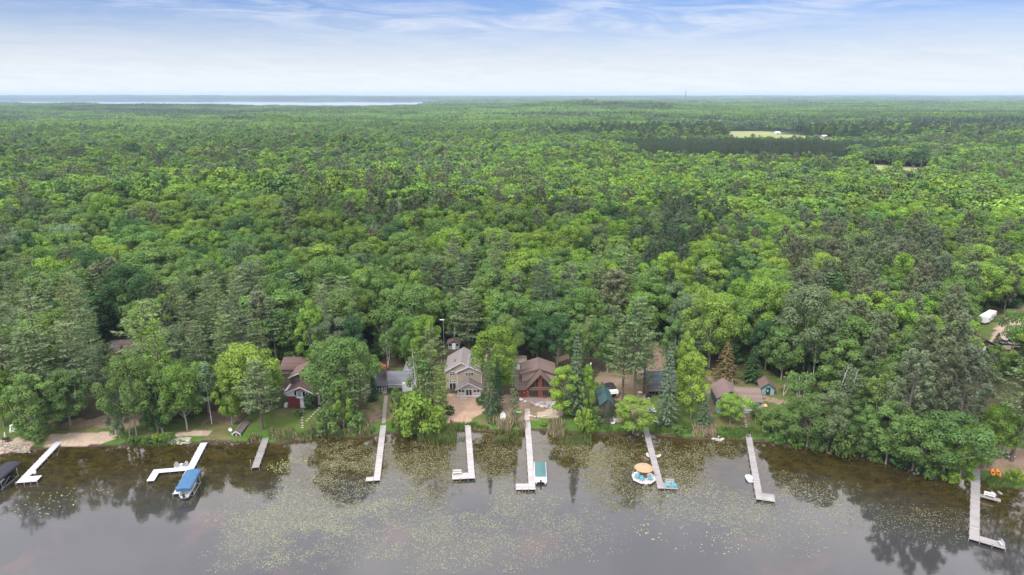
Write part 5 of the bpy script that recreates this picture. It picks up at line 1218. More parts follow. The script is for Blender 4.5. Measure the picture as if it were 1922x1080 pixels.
# ------------------------------------------------------------------ buildings: measured at their front plane, built at full depth
class House:
    def __init__(s, name, label, cat, px, py, rz=0.0, group=None):
        s.x, s.y, s.z = atg(px, py); s.o = (s.x, s.y, s.z); s.t = thing(name, label, cat, s.o, rz, group)
    def X(s, px, y, z=None): return xw(px, y, s.z + 2 if z is None else z)
    def put(s, mb, name, m_, parent=None, **k):
        return mb.build(name, m_, parent or s.t, s.o if parent is None else s.o, **k)
    def gable_y(s, x0, x1, xr, y0, y1, zb, ze, zr, wall, roof, ov=.45, ovf=.45, fascia=None, th=.16, name='roof', wallname='wall', zeR=None):
        """ridge runs away from the lake; gable faces it"""
        zeR = ze if zeR is None else zeR
        w_ = MB(); c = .12
        w_.loft([[(x0, yy, zb), (x1, yy, zb), (x1, yy, zeR - c), (xr, yy, zr - c - .02), (x0, yy, ze - c)] for yy in (y0, y1)]); s.put(w_, wallname, wall)
        r_ = MB(); sl = (zr - ze)/(xr - x0); sr = (zr - zeR)/(x1 - xr)
        r_.slab([(x0 - ov, y0 - ovf, ze - sl*ov), (xr, y0 - ovf, zr), (xr, y1 + ovf, zr), (x0 - ov, y1 + ovf, ze - sl*ov)], th)
        r_.slab([(xr + .002, y0 - ovf, zr), (x1 + ov, y0 - ovf, zeR - sr*ov), (x1 + ov, y1 + ovf, zeR - sr*ov), (xr + .002, y1 + ovf, zr)], th)
        ro = s.put(r_, name, roof)
        rc = MB().bar((xr, y0 - ovf, zr + .01), (xr, y1 + ovf, zr + .01), .09, 6); s.put(rc, 'ridge_cap', roof, parent=None)
        if fascia:
            f = MB(); yf = y0 - ovf - .035
            for a, b in (((x0 - ov, ze - sl*ov), (xr, zr)), ((xr, zr), (x1 + ov, zeR - sr*ov))):
                f.add([(a[0], yf, a[1] - .24), (b[0], yf, b[1] - .24), (b[0], yf, b[1] + .03), (a[0], yf, a[1] + .03), (a[0], yf + .03, a[1] - .24), (b[0], yf + .03, b[1] - .24), (b[0], yf + .03, b[1] + .03), (a[0], yf + .03, a[1] + .03)], [(0, 1, 2, 3), (7, 6, 5, 4), (0, 4, 5, 1), (3, 2, 6, 7), (0, 3, 7, 4), (1, 5, 6, 2)])
            s.put(f, 'fascia', fascia)
        return ro
    def gable_x(s, x0, x1, y0, yr, y1, zb, ze, zr, wall, roof, ov=.45, ovs=.4, fascia=None, th=.16, name='roof', wallname='wall', zeB=None):
        """ridge runs along the shore; the slope faces the lake"""
        zeB = ze if zeB is None else zeB; c = .12
        w_ = MB(); w_.loft([[(xx, y0, zb), (xx, y0, ze - c), (xx, yr, zr - c - .02), (xx, y1, zeB - c), (xx, y1, zb)] for xx in (x0, x1)]); s.put(w_, wallname, wall)
        r_ = MB(); sl = (zr - ze)/(yr - y0); sb = (zr - zeB)/(y1 - yr)
        r_.slab([(x0 - ovs, y0 - ov, ze - sl*ov), (x1 + ovs, y0 - ov, ze - sl*ov), (x1 + ovs, yr, zr), (x0 - ovs, yr, zr)], th)
        r_.slab([(x0 - ovs, yr + .002, zr), (x1 + ovs, yr + .002, zr), (x1 + ovs, y1 + ov, zeB - sb*ov), (x0 - ovs, y1 + ov, zeB - sb*ov)], th)
        ro = s.put(r_, name, roof); s.put(MB().bar((x0 - ovs, yr, zr + .01), (x1 + ovs, yr, zr + .01), .09, 6), 'ridge_cap', roof)
        if fascia: s.put(MB().box(x0 - ovs, x1 + ovs, y0 - ov - .05, y0 - ov - .01, ze - sl*ov - .2, ze - sl*ov + .02), 'gutter', fascia)
        return ro
    def win(s, px0, py0, px1, py1, y, nx=1, nz=1, fr=None, gl=None, name='window', b=.09, pn=None):
        fr = fr or W_TRIM; gl = gl or GLASS
        z1, z0 = hz(py0, y), hz(py1, y); zm = (z0 + z1)/2; x0, x1 = xw(px0, y, zm), xw(px1, y, zm)
        f = MB(); yf = y - .09
        f.box(x0, x1, yf, y + .02, z0, z0 + b).box(x0, x1, yf, y + .02, z1 - b, z1)
        xs_ = [x0 + (x1 - x0 - b)*k/nx for k in range(nx + 1)]
        for xx in xs_: f.box(xx, xx + b, yf + .002, y + .02, z0 + b, z1 - b)
        for k in range(1, nz):
            zz = z0 + (z1 - z0)*k/nz
            for i in range(nx): f.box(xs_[i] + b, xs_[i + 1], yf + .004, y + .02, zz - b*.4, zz + b*.4)
        fo = s.put(f, name, fr); p = MB().box(x0 + b*.5, x1 - b*.5, y - .04, y + .01, z0 + b*.5, z1 - b*.5)
        po = p.build('pane', gl, fo, s.o); return fo
# ---- tan two-storey house
h = House('house', 'large tan two-storey house with taupe roof and a glazed sunroom facing the lake', 'house', 880, 744.5)
ys_r = h.y; zb = h.z - .3; ym = ys_r + 3.2; yl = ym + 1.6
X = lambda px, y, z=h.z + 3: xw(px, y, z)
zrA = hz(679.5, yl); zrB = hz(687.2, ym); yb = at(871, 652.5, zrA)[1]
zeA = hz(692.5, yl); 
h.gable_y(X(836, yl, zeA), X(897, yl, zeA), X(865.5, yl, zrA), yl, yb, zb, zeA - .5, zrA, W_TAN, R_GREYT, .4, .4, W_TRIM)
h.gable_y(X(857.5, ym, zrB - 2), X(904, ym, zrB - 2), X(880, ym, zrB), ym, yb - 3.5, zb, hz(698.5, ym) + .2, zrB, W_TAN, R_GREYT, .35, .4, W_TRIM)
zrs = hz(718.3, ys_r); zes = hz(729, ys_r)
h.gable_y(X(858, ys_r, zes), X(902.5, ys_r, zes), X(880, ys_r, zrs), ys_r, ym - .05, zb, zes, zrs, W_TAN, R_GREYT, .5, .4, W_TRIM, name='sunroom_roof', wallname='sunroom_wall')
h.win(872.8, 698.9, 889.4, 705.8, ym, 3, 2, name='window'); h.win(843.5, 698, 854, 705, yl, 2, 2); h.win(843, 714.8, 856, 718, yl, 3, 1); h.win(843.5, 718.6, 856, 731.5, yl, 2, 1, name='patio_door')
h.win(874, 730.5, 886.4, 743.2, ys_r, 2, 1, name='patio_door', b=.14); h.win(874, 725.2, 879.7, 729, ys_r, 2, 1); h.win(880.2, 725.2, 886, 729, ys_r, 2, 1)
for a, b_ in ((859.6, 872.6), (887.6, 901.2)):
    h.win(a, 730.4, b_, 737.7, ys_r, 2, 1, gl=mat('sunroom_glass', (.10, .07, .045), .15, .3), b=.13); h.win(a, 738.3, b_, 741.6, ys_r, 2, 1, b=.15)
    c_ = (a + b_)/2; h.win(c_ - 2.4, 726.6, c_ + 2.4, 728.4, ys_r, 2, 1, gl=mat('sunroom_glass', (0, 0, 0)), b=.07)
h.put(MB().box(X(857.7, ys_r), X(902.8, ys_r), ys_r - .06, ys_r - .0, zb, hz(742, ys_r)), 'skirt_board', W_TRIM)
for px in (857.9, 903.8): h.put(MB().box(X(px, ym, zrB - 3) - .07, X(px, ym, zrB - 3) + .07, ym - .05, ym + .1, zb, hz(699, ym) - .25), 'corner_board', W_TRIM)
for px, yy in ((888.5, yb - 6), (884, yb - 10), (853.8, yb - 8)):
    zz = zrA - abs(X(px, yy, zrA) - X(866, yy, zrA))*.45; h.put(MB().bar((X(px, yy, zz), yy, zz - .6), (X(px, yy, zz), yy, zz + .55), .12), 'roof_vent', DARKM)
x, y, z0 = atg(871, 748); o = MB().box(-1.0, 1.0, -.2, .2, 0, .16).build('plank', mat('pale_plank', (.55, .48, .42), .8, .1)); o.location = (x, y, z0 - .02); tag(o, 'pale plank lying on the sand below the sunroom door', 'plank')
# ---- brown-roofed log cabin with glass gable
h = House('log_cabin', 'red-brown log cabin with steep brown gable full of glass', 'house', 1003, 747)
yf = h.y; zb = h.z - .3; X = lambda px, y, z=h.z + 3: xw(px, y, z)
zr = hz(701.3, yf); zeL = hz(728.5, yf)
xpk = X(1014.4, yf, zr); xL = X(987, yf, zeL)
yu = yf + 3.6; zru = hz(690.8, yu); zeu = hz(700.5, yu); yb = at(1011, 672, zru)[1]
h.gable_y(xL, 2*xpk - xL, xpk, yf, yu + 3.5, zb, zeL, zr, W_LOG, R_BROWN, .25, .7, W_BROWN, .2, name='front_roof', wallname='front_wall')
h.gable_y(X(980, yu, zeu), X(1041, yu, zeu), X(1012, yu, zru), yu, yb, zb, zeu, zru + .02, W_BEIGE, R_BROWN, .5, .5, W_BROWN, name='roof')
# low wing on the left under its own shed roof
xa, xb = X(972, yf, zb + 3), xL + .35; zt = hz(732, yf)
h.put(MB().box(xa + .2, xb, yf + .5, yu + 5, zb, zt - .1), 'wing_wall', W_LOG)
h.put(MB().slab([(xa - .3, yf - .1, zt - .05), (xb, yf - .1, zt + .1), (xb, yu + 5, zt + 2.3), (xa - .3, yu + 5, zt + 2.1)], .16), 'wing_roof', R_BROWN)
h.put(MB().slab([(X(979, yu + 1, zru), yu + 1.2, zeu + .25), (X(1009, yu + 1, zru), yu + 2.2, zru - .35), (X(1009, yu + 1, zru), yu + 6, zru - .1), (X(979, yu + 1, zru), yu + 6, zeu + .75)], .16), 'dormer_roof', R_BROWN)
def glz(pts, name='gable_window'):
    q = [(xw(a, yf, hz(b_, yf)), hz(b_, yf)) for a, b_ in pts]; f = MB().add([(x_, yf - .05, z_) for x_, z_ in q] + [(x_, yf + .02, z_) for x_, z_ in q], [tuple(range(len(q))), tuple(range(2*len(q) - 1, len(q) - 1, -1))] + [(i, (i + 1) % len(q), (i + 1) % len(q) + len(q), i + len(q)) for i in range(len(q))])
    fo = h.put(f, name, GLASS); xm = sum(x_ for x_, z_ in q)/len(q); z_lo = min(z_ for x_, z_ in q); z_hi = max(z_ for x_, z_ in q)
    MB().box(xm - .04, xm + .04, yf - .1, yf - .055, z_lo, (z_lo + z_hi)/2 + .3).build('mullion', W_BROWN, fo, h.o)
glz([(993.5, 726), (1010, 726), (1010, 711.5), (1007.5, 711.5)]); glz([(1017.5, 726), (1035, 726), (1021, 711.5), (1017.5, 711.5)])
h.win(993, 732.5, 1010, 744.5, yf, 4, 1, fr=W_BROWN, name='glass_door', b=.07); h.win(1018, 732.5, 1034, 744.5, yf, 4, 1, fr=W_BROWN, name='glass_door', b=.07)
h.put(MB().box(X(992, yf), X(1036, yf), yf - .16, yf - .0, hz(731.5, yf), hz(730.2, yf)).box(X(992, yf), X(1036, yf), yf - .14, yf, hz(728.6, yf), hz(727.3, yf)), 'beam', mat('grey_brown_beam', (.2, .14, .11), .8, .2))
for px, py in ((984, 736.5), (990, 734.5)):
    yy = yf + .5 if px < 987 else yf; h.put(MB().box(X(px, yy) - .1, X(px, yy) + .1, yy - .14, yy - .01, hz(py, yy) - .12, hz(py, yy) + .12), 'wall_lamp', mat('lamp_glass', (.7, .62, .5), .4, .1))
# terrace, boulders, ring
TP = [Vector(atg(a, b_)) for a, b_ in ((975, 752), (985, 747), (1034, 746), (1040, 752), (1034, 757), (1005, 758))]; zt_ = max(p.z for p in TP) + .1
o = MB().prism([(p.x, p.y) for p in TP], zt_ - 1.2, zt_).build('terrace', mat('terrace_paving', (.27, .20, .185), .9, .25, 1.5), None); tag(o, 'paved stone terrace in front of the glass gable', 'terrace')
BST = [mat('boulder_grey', (.30, .29, .30), .9, .3, 1.5, bump=.4), mat('boulder_pale', (.48, .44, .42), .9, .25, 1.5, bump=.4), mat('boulder_brown', (.26, .19, .15), .9, .3, 1.5, bump=.4)]
def boulder_mesh(seed, m_):
    import bmesh
    bm = bmesh.new(); bmesh.ops.create_icosphere(bm, subdivisions=2, radius=1); r_ = np.random.default_rng(seed); k = r_.random(6)*6
    for v in bm.verts: v.co *= 1 + .16*math.sin(v.co.x*2.6 + k[0]) + .14*math.sin(v.co.y*3.1 + k[1]) + .1*math.sin(v.co.z*4 + k[2]); v.co.z *= .72
    me = bpy.data.meshes.new('boulder'); bm.to_mesh(me); bm.free(); me.materials.append(m_); return me
BM = [boulder_mesh(i, BST[i % 3]) for i in range(6)]
def boulders(pts, r0, label, cat, group, name='boulder', meshes=BM, first=None, last=None):
    for i, (a, b_) in enumerate(pts):
        x, y, z0 = atg(a, b_); o = link(bpy.data.objects.new(name, meshes[i % len(meshes)])); s_ = r0*(.75 + .5*random.random()); o.scale = (s_*1.15, s_, s_); o.location = (x, y, z0 + s_*.35); o.rotation_euler = (0, 0, random.random()*6)
        tag(o, first if (first and i == 0) else last if (last and i == len(pts) - 1) else label, cat, group)
random.seed(5)
boulders([(998 + i*3.1 + random.random(), 757.5 + random.random()*1.2) for i in range(14)] + [(1001 + i*3.3, 761 + random.random()) for i in range(12)] + [(1010 + i*3.3, 764.5) for i in range(8)] + [(1040, 756), (1044, 760), (1036, 764), (978, 752), (972, 753), (968, 756), (986, 755), (982, 757), (963, 754)], .5, 'rough grey boulder in the retaining wall below the cabin terrace', 'boulder', 'boulders of the retaining wall')
boulders([(994, 781), (999, 782), (1004, 783), (1010, 783.5), (1016, 783), (1022, 782), (1028, 781), (1033, 779), (1036, 775), (1036, 770), (1033, 766), (994, 775)], .3, 'pale round stone in the ring around the small sand circle', 'stone', 'pale stones edging the sand circle', 'edging_stone', [BM[1], BM[4]])
x, y, z0 = atg(1021, 747); t_ = thing('fire_bowl', 'round rusty fire bowl on the stone terrace', 'fire pit', (x, y, z0 + .1)); MB().loft([[(math.cos(k*.628)*r_, math.sin(k*.628)*r_, z_) for k in range(10)] for r_, z_ in ((.25, 0), (.5, .2), (.6, .42))]).build('bowl', mat('rust', (.22, .10, .06), .8, .3), t_); MB().bar((-.35, 0, .45), (.35, .1, .5), .08).bar((0, -.3, .45), (0, .35, .5), .07).build('log', W_BROWN, t_)
# grey garage behind the cabin
h = House('garage', 'small grey-roofed garage behind the left side of the log cabin', 'garage', 973, 694, 0)
h.gable_x(h.x - 1.9, h.x + 2.1, h.y, h.y + 2.5, h.y + 5, h.z - .3, h.z + 2.3, h.z + 3.2, W_BEIGE, roofm('tan_shingles', (.26, .21, .18)), .3, .3); h.put(MB().box(h.x - 1, h.x + 1, h.y - .05, h.y, h.z, h.z + 2), 'door', W_TRIM)
# ---- white and red cottage
h = House('cottage', 'white cottage with red lower walls, bay window and brown roof', 'house', 560, 765.5)
yf = h.y; zb = h.z - .3; X = lambda px, y, z=h.z + 3: xw(px, y, z)
zr = hz(725.2, yf); ze = hz(733.5, yf); yb = at(571, 707, zr)[1]; zsp = hz(744, yf)
h.gable_y(X(537.5, yf, ze), X(585, yf, ze), X(564, yf, zr), yf, yb, zsp - .02, hz(733.5, yf) - .25, zr, W_WHITE, R_DBROWN, .5, .55, W_TRIM, wallname='upper_wall')
h.put(MB().box(X(539.4, yf), X(584, yf), yf + .03, yb, zb, zsp - .03), 'lower_wall', W_RED)
h.put(MB().box(X(563.9, yf, h.z + 1), X(577.5, yf, h.z + 1), yf - .05, yf + .02, h.z - .1, hz(748, yf)), 'garage_door', W_TRIM)
h.put(MB().box(X(533.5, yf), X(538.8, yf), yf + .6, yf + 5, zsp - .02, ze - .3), 'side_wall', W_WHITE); h.win(534, 735.5, 538.3, 740.8, yf + .6, 1, 1, gl=CURT)
h.put(MB().box(X(533.2, yf, h.z), X(539, yf, h.z), yf + .2, yf + 1.4, zb, h.z + .8), 'step', W_TRIM)
# bay
z0_, z1_ = hz(745.6, yf), hz(732.8, yf); xa, xb = X(555.5, yf, z0_), X(573.5, yf, z0_)
bay = MB().prism([(xa, yf), (xa + .5, yf - .7), (xb - .5, yf - .7), (xb, yf)], z0_, z1_); bo = h.put(bay, 'bay_window', W_TRIM)
MB().box(xa + .68, xb - .68, yf - .745, yf - .7, z0_ + .45, z1_ - .22).build('pane', CURT, bo, h.o)
for sx in (0, 1):
    a_, b_ = ((xa + .06, yf - .12), (xa + .46, yf - .66)) if sx == 0 else ((xb - .46, yf - .66), (xb - .06, yf - .12)); n_ = Vector((b_[1] - a_[1], -(b_[0] - a_[0]))).normalized()*.035
    MB().add([(a_[0] + n_.x, a_[1] + n_.y, z0_ + .45), (b_[0] + n_.x, b_[1] + n_.y, z0_ + .45), (b_[0] + n_.x, b_[1] + n_.y, z1_ - .22), (a_[0] + n_.x, a_[1] + n_.y, z1_ - .22)], [(0, 1, 2, 3)]).build('pane', GLASS, bo, h.o)
h.put(MB().loft([[(xa - .2, yf, z1_ + .01), (xa + .4, yf - .9, z1_ + .01), (xb - .4, yf - .9, z1_ + .01), (xb + .2, yf, z1_ + .01)], [(xa + .7, yf - .01, z1_ + .55), (xa + .9, yf - .2, z1_ + .55), (xb - .9, yf - .2, z1_ + .55), (xb - .7, yf - .01, z1_ + .55)]]), 'bay_roof', R_DBROWN)
for a_, b_ in ((552.8, 554.9), (575, 577.2)): h.win(a_, 734.3, b_, 742.3, yf, 1, 1, fr=GLASS, name='shutter', b=.05)
h.put(MB().box(X(593.5, yf, zsp) - .1, X(593.5, yf, zsp) + .1, yf + 1.5, yf + 1.7, zb, ze - .6).box(X(596, yf, zsp) - .08, X(596, yf, zsp) + .08, yf + 1.5, yf + 1.7, zb, ze - .4).slab([(X(584.5, yf), yf + 1.4, zsp), (X(597, yf), yf + 1.4, zsp), (X(597, yf), yf + 5, zsp), (X(584.5, yf), yf + 5, zsp)], .15), 'side_porch', W_TRIM)
# rear wing
yw = yb - 1.5; zr2 = zr + 2.0
h.gable_y(X(544, yw, zr2), X(580, yw, zr2), X(565, yw, zr2), yw, yw + 7, zr - 3, zr2 - 1.3, zr2, W_DARK, R_BACK, .5, .5, W_TRIM, name='rear_roof', wallname='rear_wall')
h = House('house', 'house with a long reddish-brown roof behind the white and red cottage', 'house', 548, 702)
h.gable_x(h.X(527, h.y), h.X(574, h.y), h.y, h.y + 4.4, h.y + 8.4, h.z - .3, hz(692, h.y), hz(692, h.y) + 1.7, W_BEIGE, R_BACK, .5, .5); h.put(MB().box(h.X(569, h.y), h.X(572, h.y), h.y + 4, h.y + 4.8, h.z, hz(692, h.y) + 2.4), 'chimney', mat('grey_brick', (.25, .22, .21), .9, .3)); h.win(535, 694, 541, 699, h.y, 2, 1, gl=CURT)
# ---- white rambler
h = House('house', 'white single-storey house with grey roof and a screened porch at its left', 'house', 740, 733)
yf = h.y; zb = h.z - .3; X = lambda px, y, z=h.z + 3: xw(px, y, z); ze = hz(714.6, yf); dr = at(745, 697, ze + 2.2)[1] - yf
h.gable_x(X(727, yf, ze), X(773, yf, ze), yf, yf + dr, yf + dr*2 - .5, zb, ze, ze + 2.2, W_WHITE, R_GREY, .45, .2, W_TRIM)
h.put(MB().box(X(726.8, yf), X(754, yf), yf - .06, yf - .01, zb, hz(728, yf)), 'dark_foundation', W_DARK)
h.put(MB().box(X(754.4, yf - .8), X(773, yf - .8), yf - .8, yf - .07, zb, ze - .45), 'wing_wall', W_WHITE)
h.win(734.3, 716, 745.6, 722.6, yf, 1, 1, gl=CURT); h.win(729.7, 716, 732.9, 722.6, yf, 1, 1, fr=GLASS, name='shutter', b=.05); h.win(746.7, 716, 750.2, 722.6, yf, 1, 1, fr=GLASS, name='shutter', b=.05)
h.gable_y(X(755, yf + dr), X(776, yf + dr), X(766, yf + dr), yf + dr + .6, yf + dr + 9, zb, ze + 1.2, ze + 2.8, W_WHITE, R_GREY, .4, .4, W_TRIM, name='cross_roof', wallname='cross_wall')
yp = yf - 1.4; zp = hz(723.6, yp); h.put(MB().slab([(X(695.5, yp), yp - .4, zp), (X(726.5, yp), yp - .4, zp), (X(726.5, yp), yf + 3.2, zp + 1.3), (X(697, yp), yf + 3.2, zp + 1.3)], .15), 'porch_roof', R_DGREY)
h.put(MB().slab([(X(706, yf + 2), yf + 1.5, zp + 1.2), (X(727, yf + 2), yf + 1.5, zp + 1.2), (X(727, yf + dr), yf + dr, ze + 2.15), (X(712, yf + dr), yf + dr, ze + 2.15)], .15), 'side_roof', R_GREY)
h.put(MB().box(X(698, yp), X(725.5, yp), yp + .06, yf + 3, zb, zp - .2), 'porch_wall', W_DARK); h.win(697.4, 724.6, 717, 736, yp + .05, 4, 2, gl=SCREEN, name='porch_screen', b=.1); h.win(717.6, 724.3, 725.4, 734.2, yp + .05, 2, 2, gl=SCREEN, name='porch_door', b=.13)
h.put(MB().box(X(718, yp), X(725.4, yp), yp - 1.2, yp - .01, zb, h.z + .35), 'step', PAV)
h.put(MB().box(X(723, yf + dr) - .35, X(723, yf + dr) + .35, yf + dr - .3, yf + dr + .4, ze, ze + 3.1).box(X(723, yf + dr) - .2, X(723, yf + dr) + .2, yf + dr - .15, yf + dr + .25, ze + 3.11, ze + 3.5), 'chimney', mat('chimney_brick', (.16, .10, .085), .9, .3))
x, y, z0 = atg(719, 702); t_ = thing('patio_umbrella', 'bright red umbrella behind the screened porch beside the brick chimney', 'umbrella', (x - .3, y + 1.0, z0)); MB().bar((0, 0, 0), (0, 0, 2.6), .04).build('pole', ALU, t_)
MB().loft([[(math.cos(k*.785)*r_, math.sin(k*.785)*r_, z_) for k in range(8)] for r_, z_ in ((1.15, 1.95), (1.2, 2.0), (.6, 2.4), (.05, 2.65))]).build('canopy', mat('red_canvas', (.62, .05, .025), .8, .06), t_)
# ---- narrow cabin with green roof
h = House('cabin', 'narrow dark cabin with a green gable roof and tall walls', 'house', 1139, 787)
yf = h.y; X = lambda px, y, z=h.z + 3: xw(px, y, z); ze = hz(758.5, yf); zr = hz(749, yf); yb = at(1131, 724, zr)[1]
h.gable_y(X(1127.5, yf, ze), X(1151, yf, ze), X(1140, yf, zr), yf, yb, h.z - .3, ze, zr, W_DARK, R_GREEN, .3, .4)
h.win(1131.5, 760, 1135, 765, yf, 1, 1, fr=W_BROWN); h.win(1143, 760, 1147, 765, yf, 1, 1, fr=W_BROWN)
x, y, z0 = atg(1140, 791); t_ = thing('deck', 'low wooden deck with orange rail in front of the narrow cabin', 'deck', (x, y, z0)); MB().box(-3.2, 3.4, -.9, .9, .1, .3).build('deck_boards', DK_OLD, t_); MB().box(-3.2, 3.4, -.98, -.92, .75, .85).box(-3.2, -3.1, -.98, -.9, -.2, .75).box(3.3, 3.4, -.98, -.9, -.2, .75).build('railing', mat('orange_wood', (.45, .22, .09), .8, .15), t_)
x, y, z0 = atg(1146, 736); t_ = thing('pontoon_boat', 'pontoon boat with black cover parked on land behind the narrow cabin', 'boat', (x, y, z0), .15)
for sx in (-1, 1): MB().bar((sx*.85, -3.2, .55), (sx*.85, 2.9, .55), .3, 8).build('pontoon', ALU, t_)
MB().box(-1.25, 1.25, -3.2, 2.6, .87, 1.0).build('deck', WHP, t_); MB().loft([[(-1.2, yy, 1.02), (-1.15, yy, 1.8 + k), (0, yy, 2.1 + k), (1.15, yy, 1.8 + k), (1.2, yy, 1.02)] for yy, k in ((-1.6, -.4), (-.8, 0), (1.6, .1), (2.3, -.4))]).build('cover', BLK, t_); MB().box(-1.2, 1.2, -3.0, -1.7, 1.01, 1.5).build('seat', WHP, t_)
for sx in (-1, 1): MB().bar((sx*1.1 - .1, .6, .28), (sx*1.1 + .1, .6, .28), .28, 10).build('trailer_wheel', DARKM, t_)
# ---- grey-roofed house behind the thick spruce
h = House('house', 'house with blue-grey two-level roof half hidden by the thick spruce', 'house', 1245, 742)
yf = h.y; X = lambda px, y, z=h.z + 3: xw(px, y, z); ze = hz(719.5, yf + 3); d_ = at(1240, 697.5, ze + 2.0)[1] - (yf + 3)
h.gable_x(X(1217, yf + 3), X(1274, yf + 3), yf + 3, yf + 3 + d_, yf + 3 + d_*2, h.z - .3, ze, ze + 2.0, W_DARK, R_BLUE, .35, .4)
zl = hz(733.5, yf); h.put(MB().slab([(X(1216, yf), yf - .4, zl), (X(1276, yf), yf - .4, zl), (X(1276, yf), yf + 3.1, zl + 1.3), (X(1216, yf), yf + 3.1, zl + 1.3)], .15), 'porch_roof', R_DGREY)
for px in (1217.5, 1230, 1245, 1260, 1274): h.put(MB().box(X(px, yf) - .08, X(px, yf) + .08, yf - .08, yf + .08, h.z - .3, zl - .1), 'porch_post', W_BROWN)
h.win(1222, 736, 1228, 741.5, yf + 3, 2, 1, fr=W_BROWN)
x, y, z0 = atg(1206, 746); t_ = thing('patio', 'brown paved patio left of the grey-roofed house', 'patio', (x, y, z0)); MB().box(-1.6, 1.9, -1.2, 1.3, -.2, .12).build('paving', mat('brown_paving', (.24, .16, .14), .9, .2), t_); MB().box(-1.6, 1.9, -1.35, -1.22, -.3, .3).build('kerb', mat('grey_stone2', (.3, .27, .26), .9, .2), t_)
x, y, z0 = atg(1201, 742); round_table((x, y, z0 + .15), .55, .72, mat('cream_table', (.66, .6, .46), .6, .1), 'round cream table on the brown patio')
x, y, z0 = atg(1216.5, 748); t_ = thing('grill', 'black covered grill at the right of the brown patio', 'grill', (x, y, z0)); MB().box(-.6, .6, -.35, .35, 0, .9).loft([[(-.58, yy, .9), (-.5, yy, 1.25 + .0), (.5, yy, 1.25), (.58, yy, .9)] for yy in (-.33, .33)]).build('cover', BLK, t_); MB().box(-.25, .25, -.5, -.36, .1, .4).build('shelf', WHP, t_)
x, y, z0 = atg(1272, 752); t_ = thing('play_bench', 'orange wooden bench box right of the thick spruce', 'bench', (x, y, z0)); MB().box(-.7, .7, -.3, .3, .35, .5).box(-.7, .7, .28, .34, .5, 1.05).build('seat', mat('orange_wood', (.45, .22, .09), .8, .15), t_); MB().box(-.6, -.5, -.25, .25, 0, .35).box(.5, .6, -.25, .25, 0, .35).build('leg', WHP, t_)
x, y, z0 = atg(1211, 702); t_ = thing('wood_rack', 'pale wooden rack at the back left corner of the grey-roofed house', 'rack', (x, y, z0)); rk = MB(); [rk.box(-.9, .9, -.05 + .0, .05, .25 + .4*k, .35 + .4*k) for k in range(4)]; rk.build('slat', mat('pale_plank', (0, 0, 0)), t_); MB().box(-1, -.9, -.1, .1, 0, 1.8).box(.9, 1, -.1, .1, 0, 1.8).build('post', mat('pale_plank', (0, 0, 0)), t_)
# ---- teal cottage
h = House('cottage', 'teal cottage with faded brown roof, half hidden by a yellow-green tree', 'house', 1400, 769, R(-4))
yf = h.y; X = lambda px, y, z=h.z + 3: xw(px, y, z); yr_ = yf + 1.0
zr = hz(724.5 + 2, yr_ + 4.2); ze = hz(752.5, yf); d_ = at(1400, 727, ze + 2.1)[1] - yf
h.gable_x(X(1385, yf), X(1429, yf), yf, yf + d_, yf + 2*d_ - 1, h.z - .3, ze, ze + 2.1, W_TEAL, R_PINK, .4, .45, W_TEALTRIM)
zg = ze + 2.75; y2 = yf - .2
h.gable_y(X(1349.5, y2, zg), X(1394, y2, zg), X(1373, y2, zg), y2, yf + 2*d_ + .5, h.z - .3, zg - 2.0, zg, W_DTEAL, R_PINK, .35, .4, W_TEALTRIM, name='gable_roof', wallname='gable_wall')
h.put(MB().slab([(X(1347, y2 - 2), y2 - 2.4, zg - 3.2), (X(1397, y2 - 2), y2 - 2.4, zg - 3.2), (X(1396, y2), y2 - .0, zg - 2.15), (X(1347.5, y2), y2 - .0, zg - 2.15)], .14), 'porch_roof', R_PINK)
h.put(MB().box(X(1350, y2 - 2), X(1393, y2 - 2), y2 - 1.9, y2 - .02, h.z - .3, zg - 3.25), 'porch_wall', W_TEAL)
h.win(1405.8, 752.2, 1411, 760.5, yf, 1, 2, fr=mat('orange_trim', (.42, .12, .05), .7, .1), b=.1); h.win(1399, 752.6, 1404.5, 768, yf, 1, 1, fr=W_TEALTRIM, gl=W_TEAL, name='door', b=.06)
h.put(MB().bar((X(1369.5, yf + 6), yf + 5.5, zg - .6), (X(1369.5, yf + 6), yf + 5.5, zg + .8), .13), 'chimney_pipe', ALU)
x, y, z0 = atg(1403, 772); t_ = thing('deck', 'grey wooden deck with steps at the door of the teal cottage', 'deck', (x, y, z0), R(-4)); MB().box(-2.3, 2.4, -.8, 1.0, .0, .4).build('deck_boards', DK_PALE, t_); MB().box(-1.9, 1.9, -1.3, -.83, -.1, .2).build('step', DK_PALE, t_)
x, y, z0 = atg(1432, 768); t_ = thing('storage_box', 'teal storage box with a yellow wooden lid beside the teal cottage', 'box', (x, y, z0), R(-4)); MB().box(-.75, .75, -.5, .5, 0, 1.0).build('box_body', W_TEAL, t_); MB().slab([(-.85, -.65, 1.02), (.85, -.65, 1.02), (.85, .55, 1.2), (-.85, .55, 1.2)], .06).build('lid', mat('yellow_wood', (.62, .40, .18), .7, .1), t_)
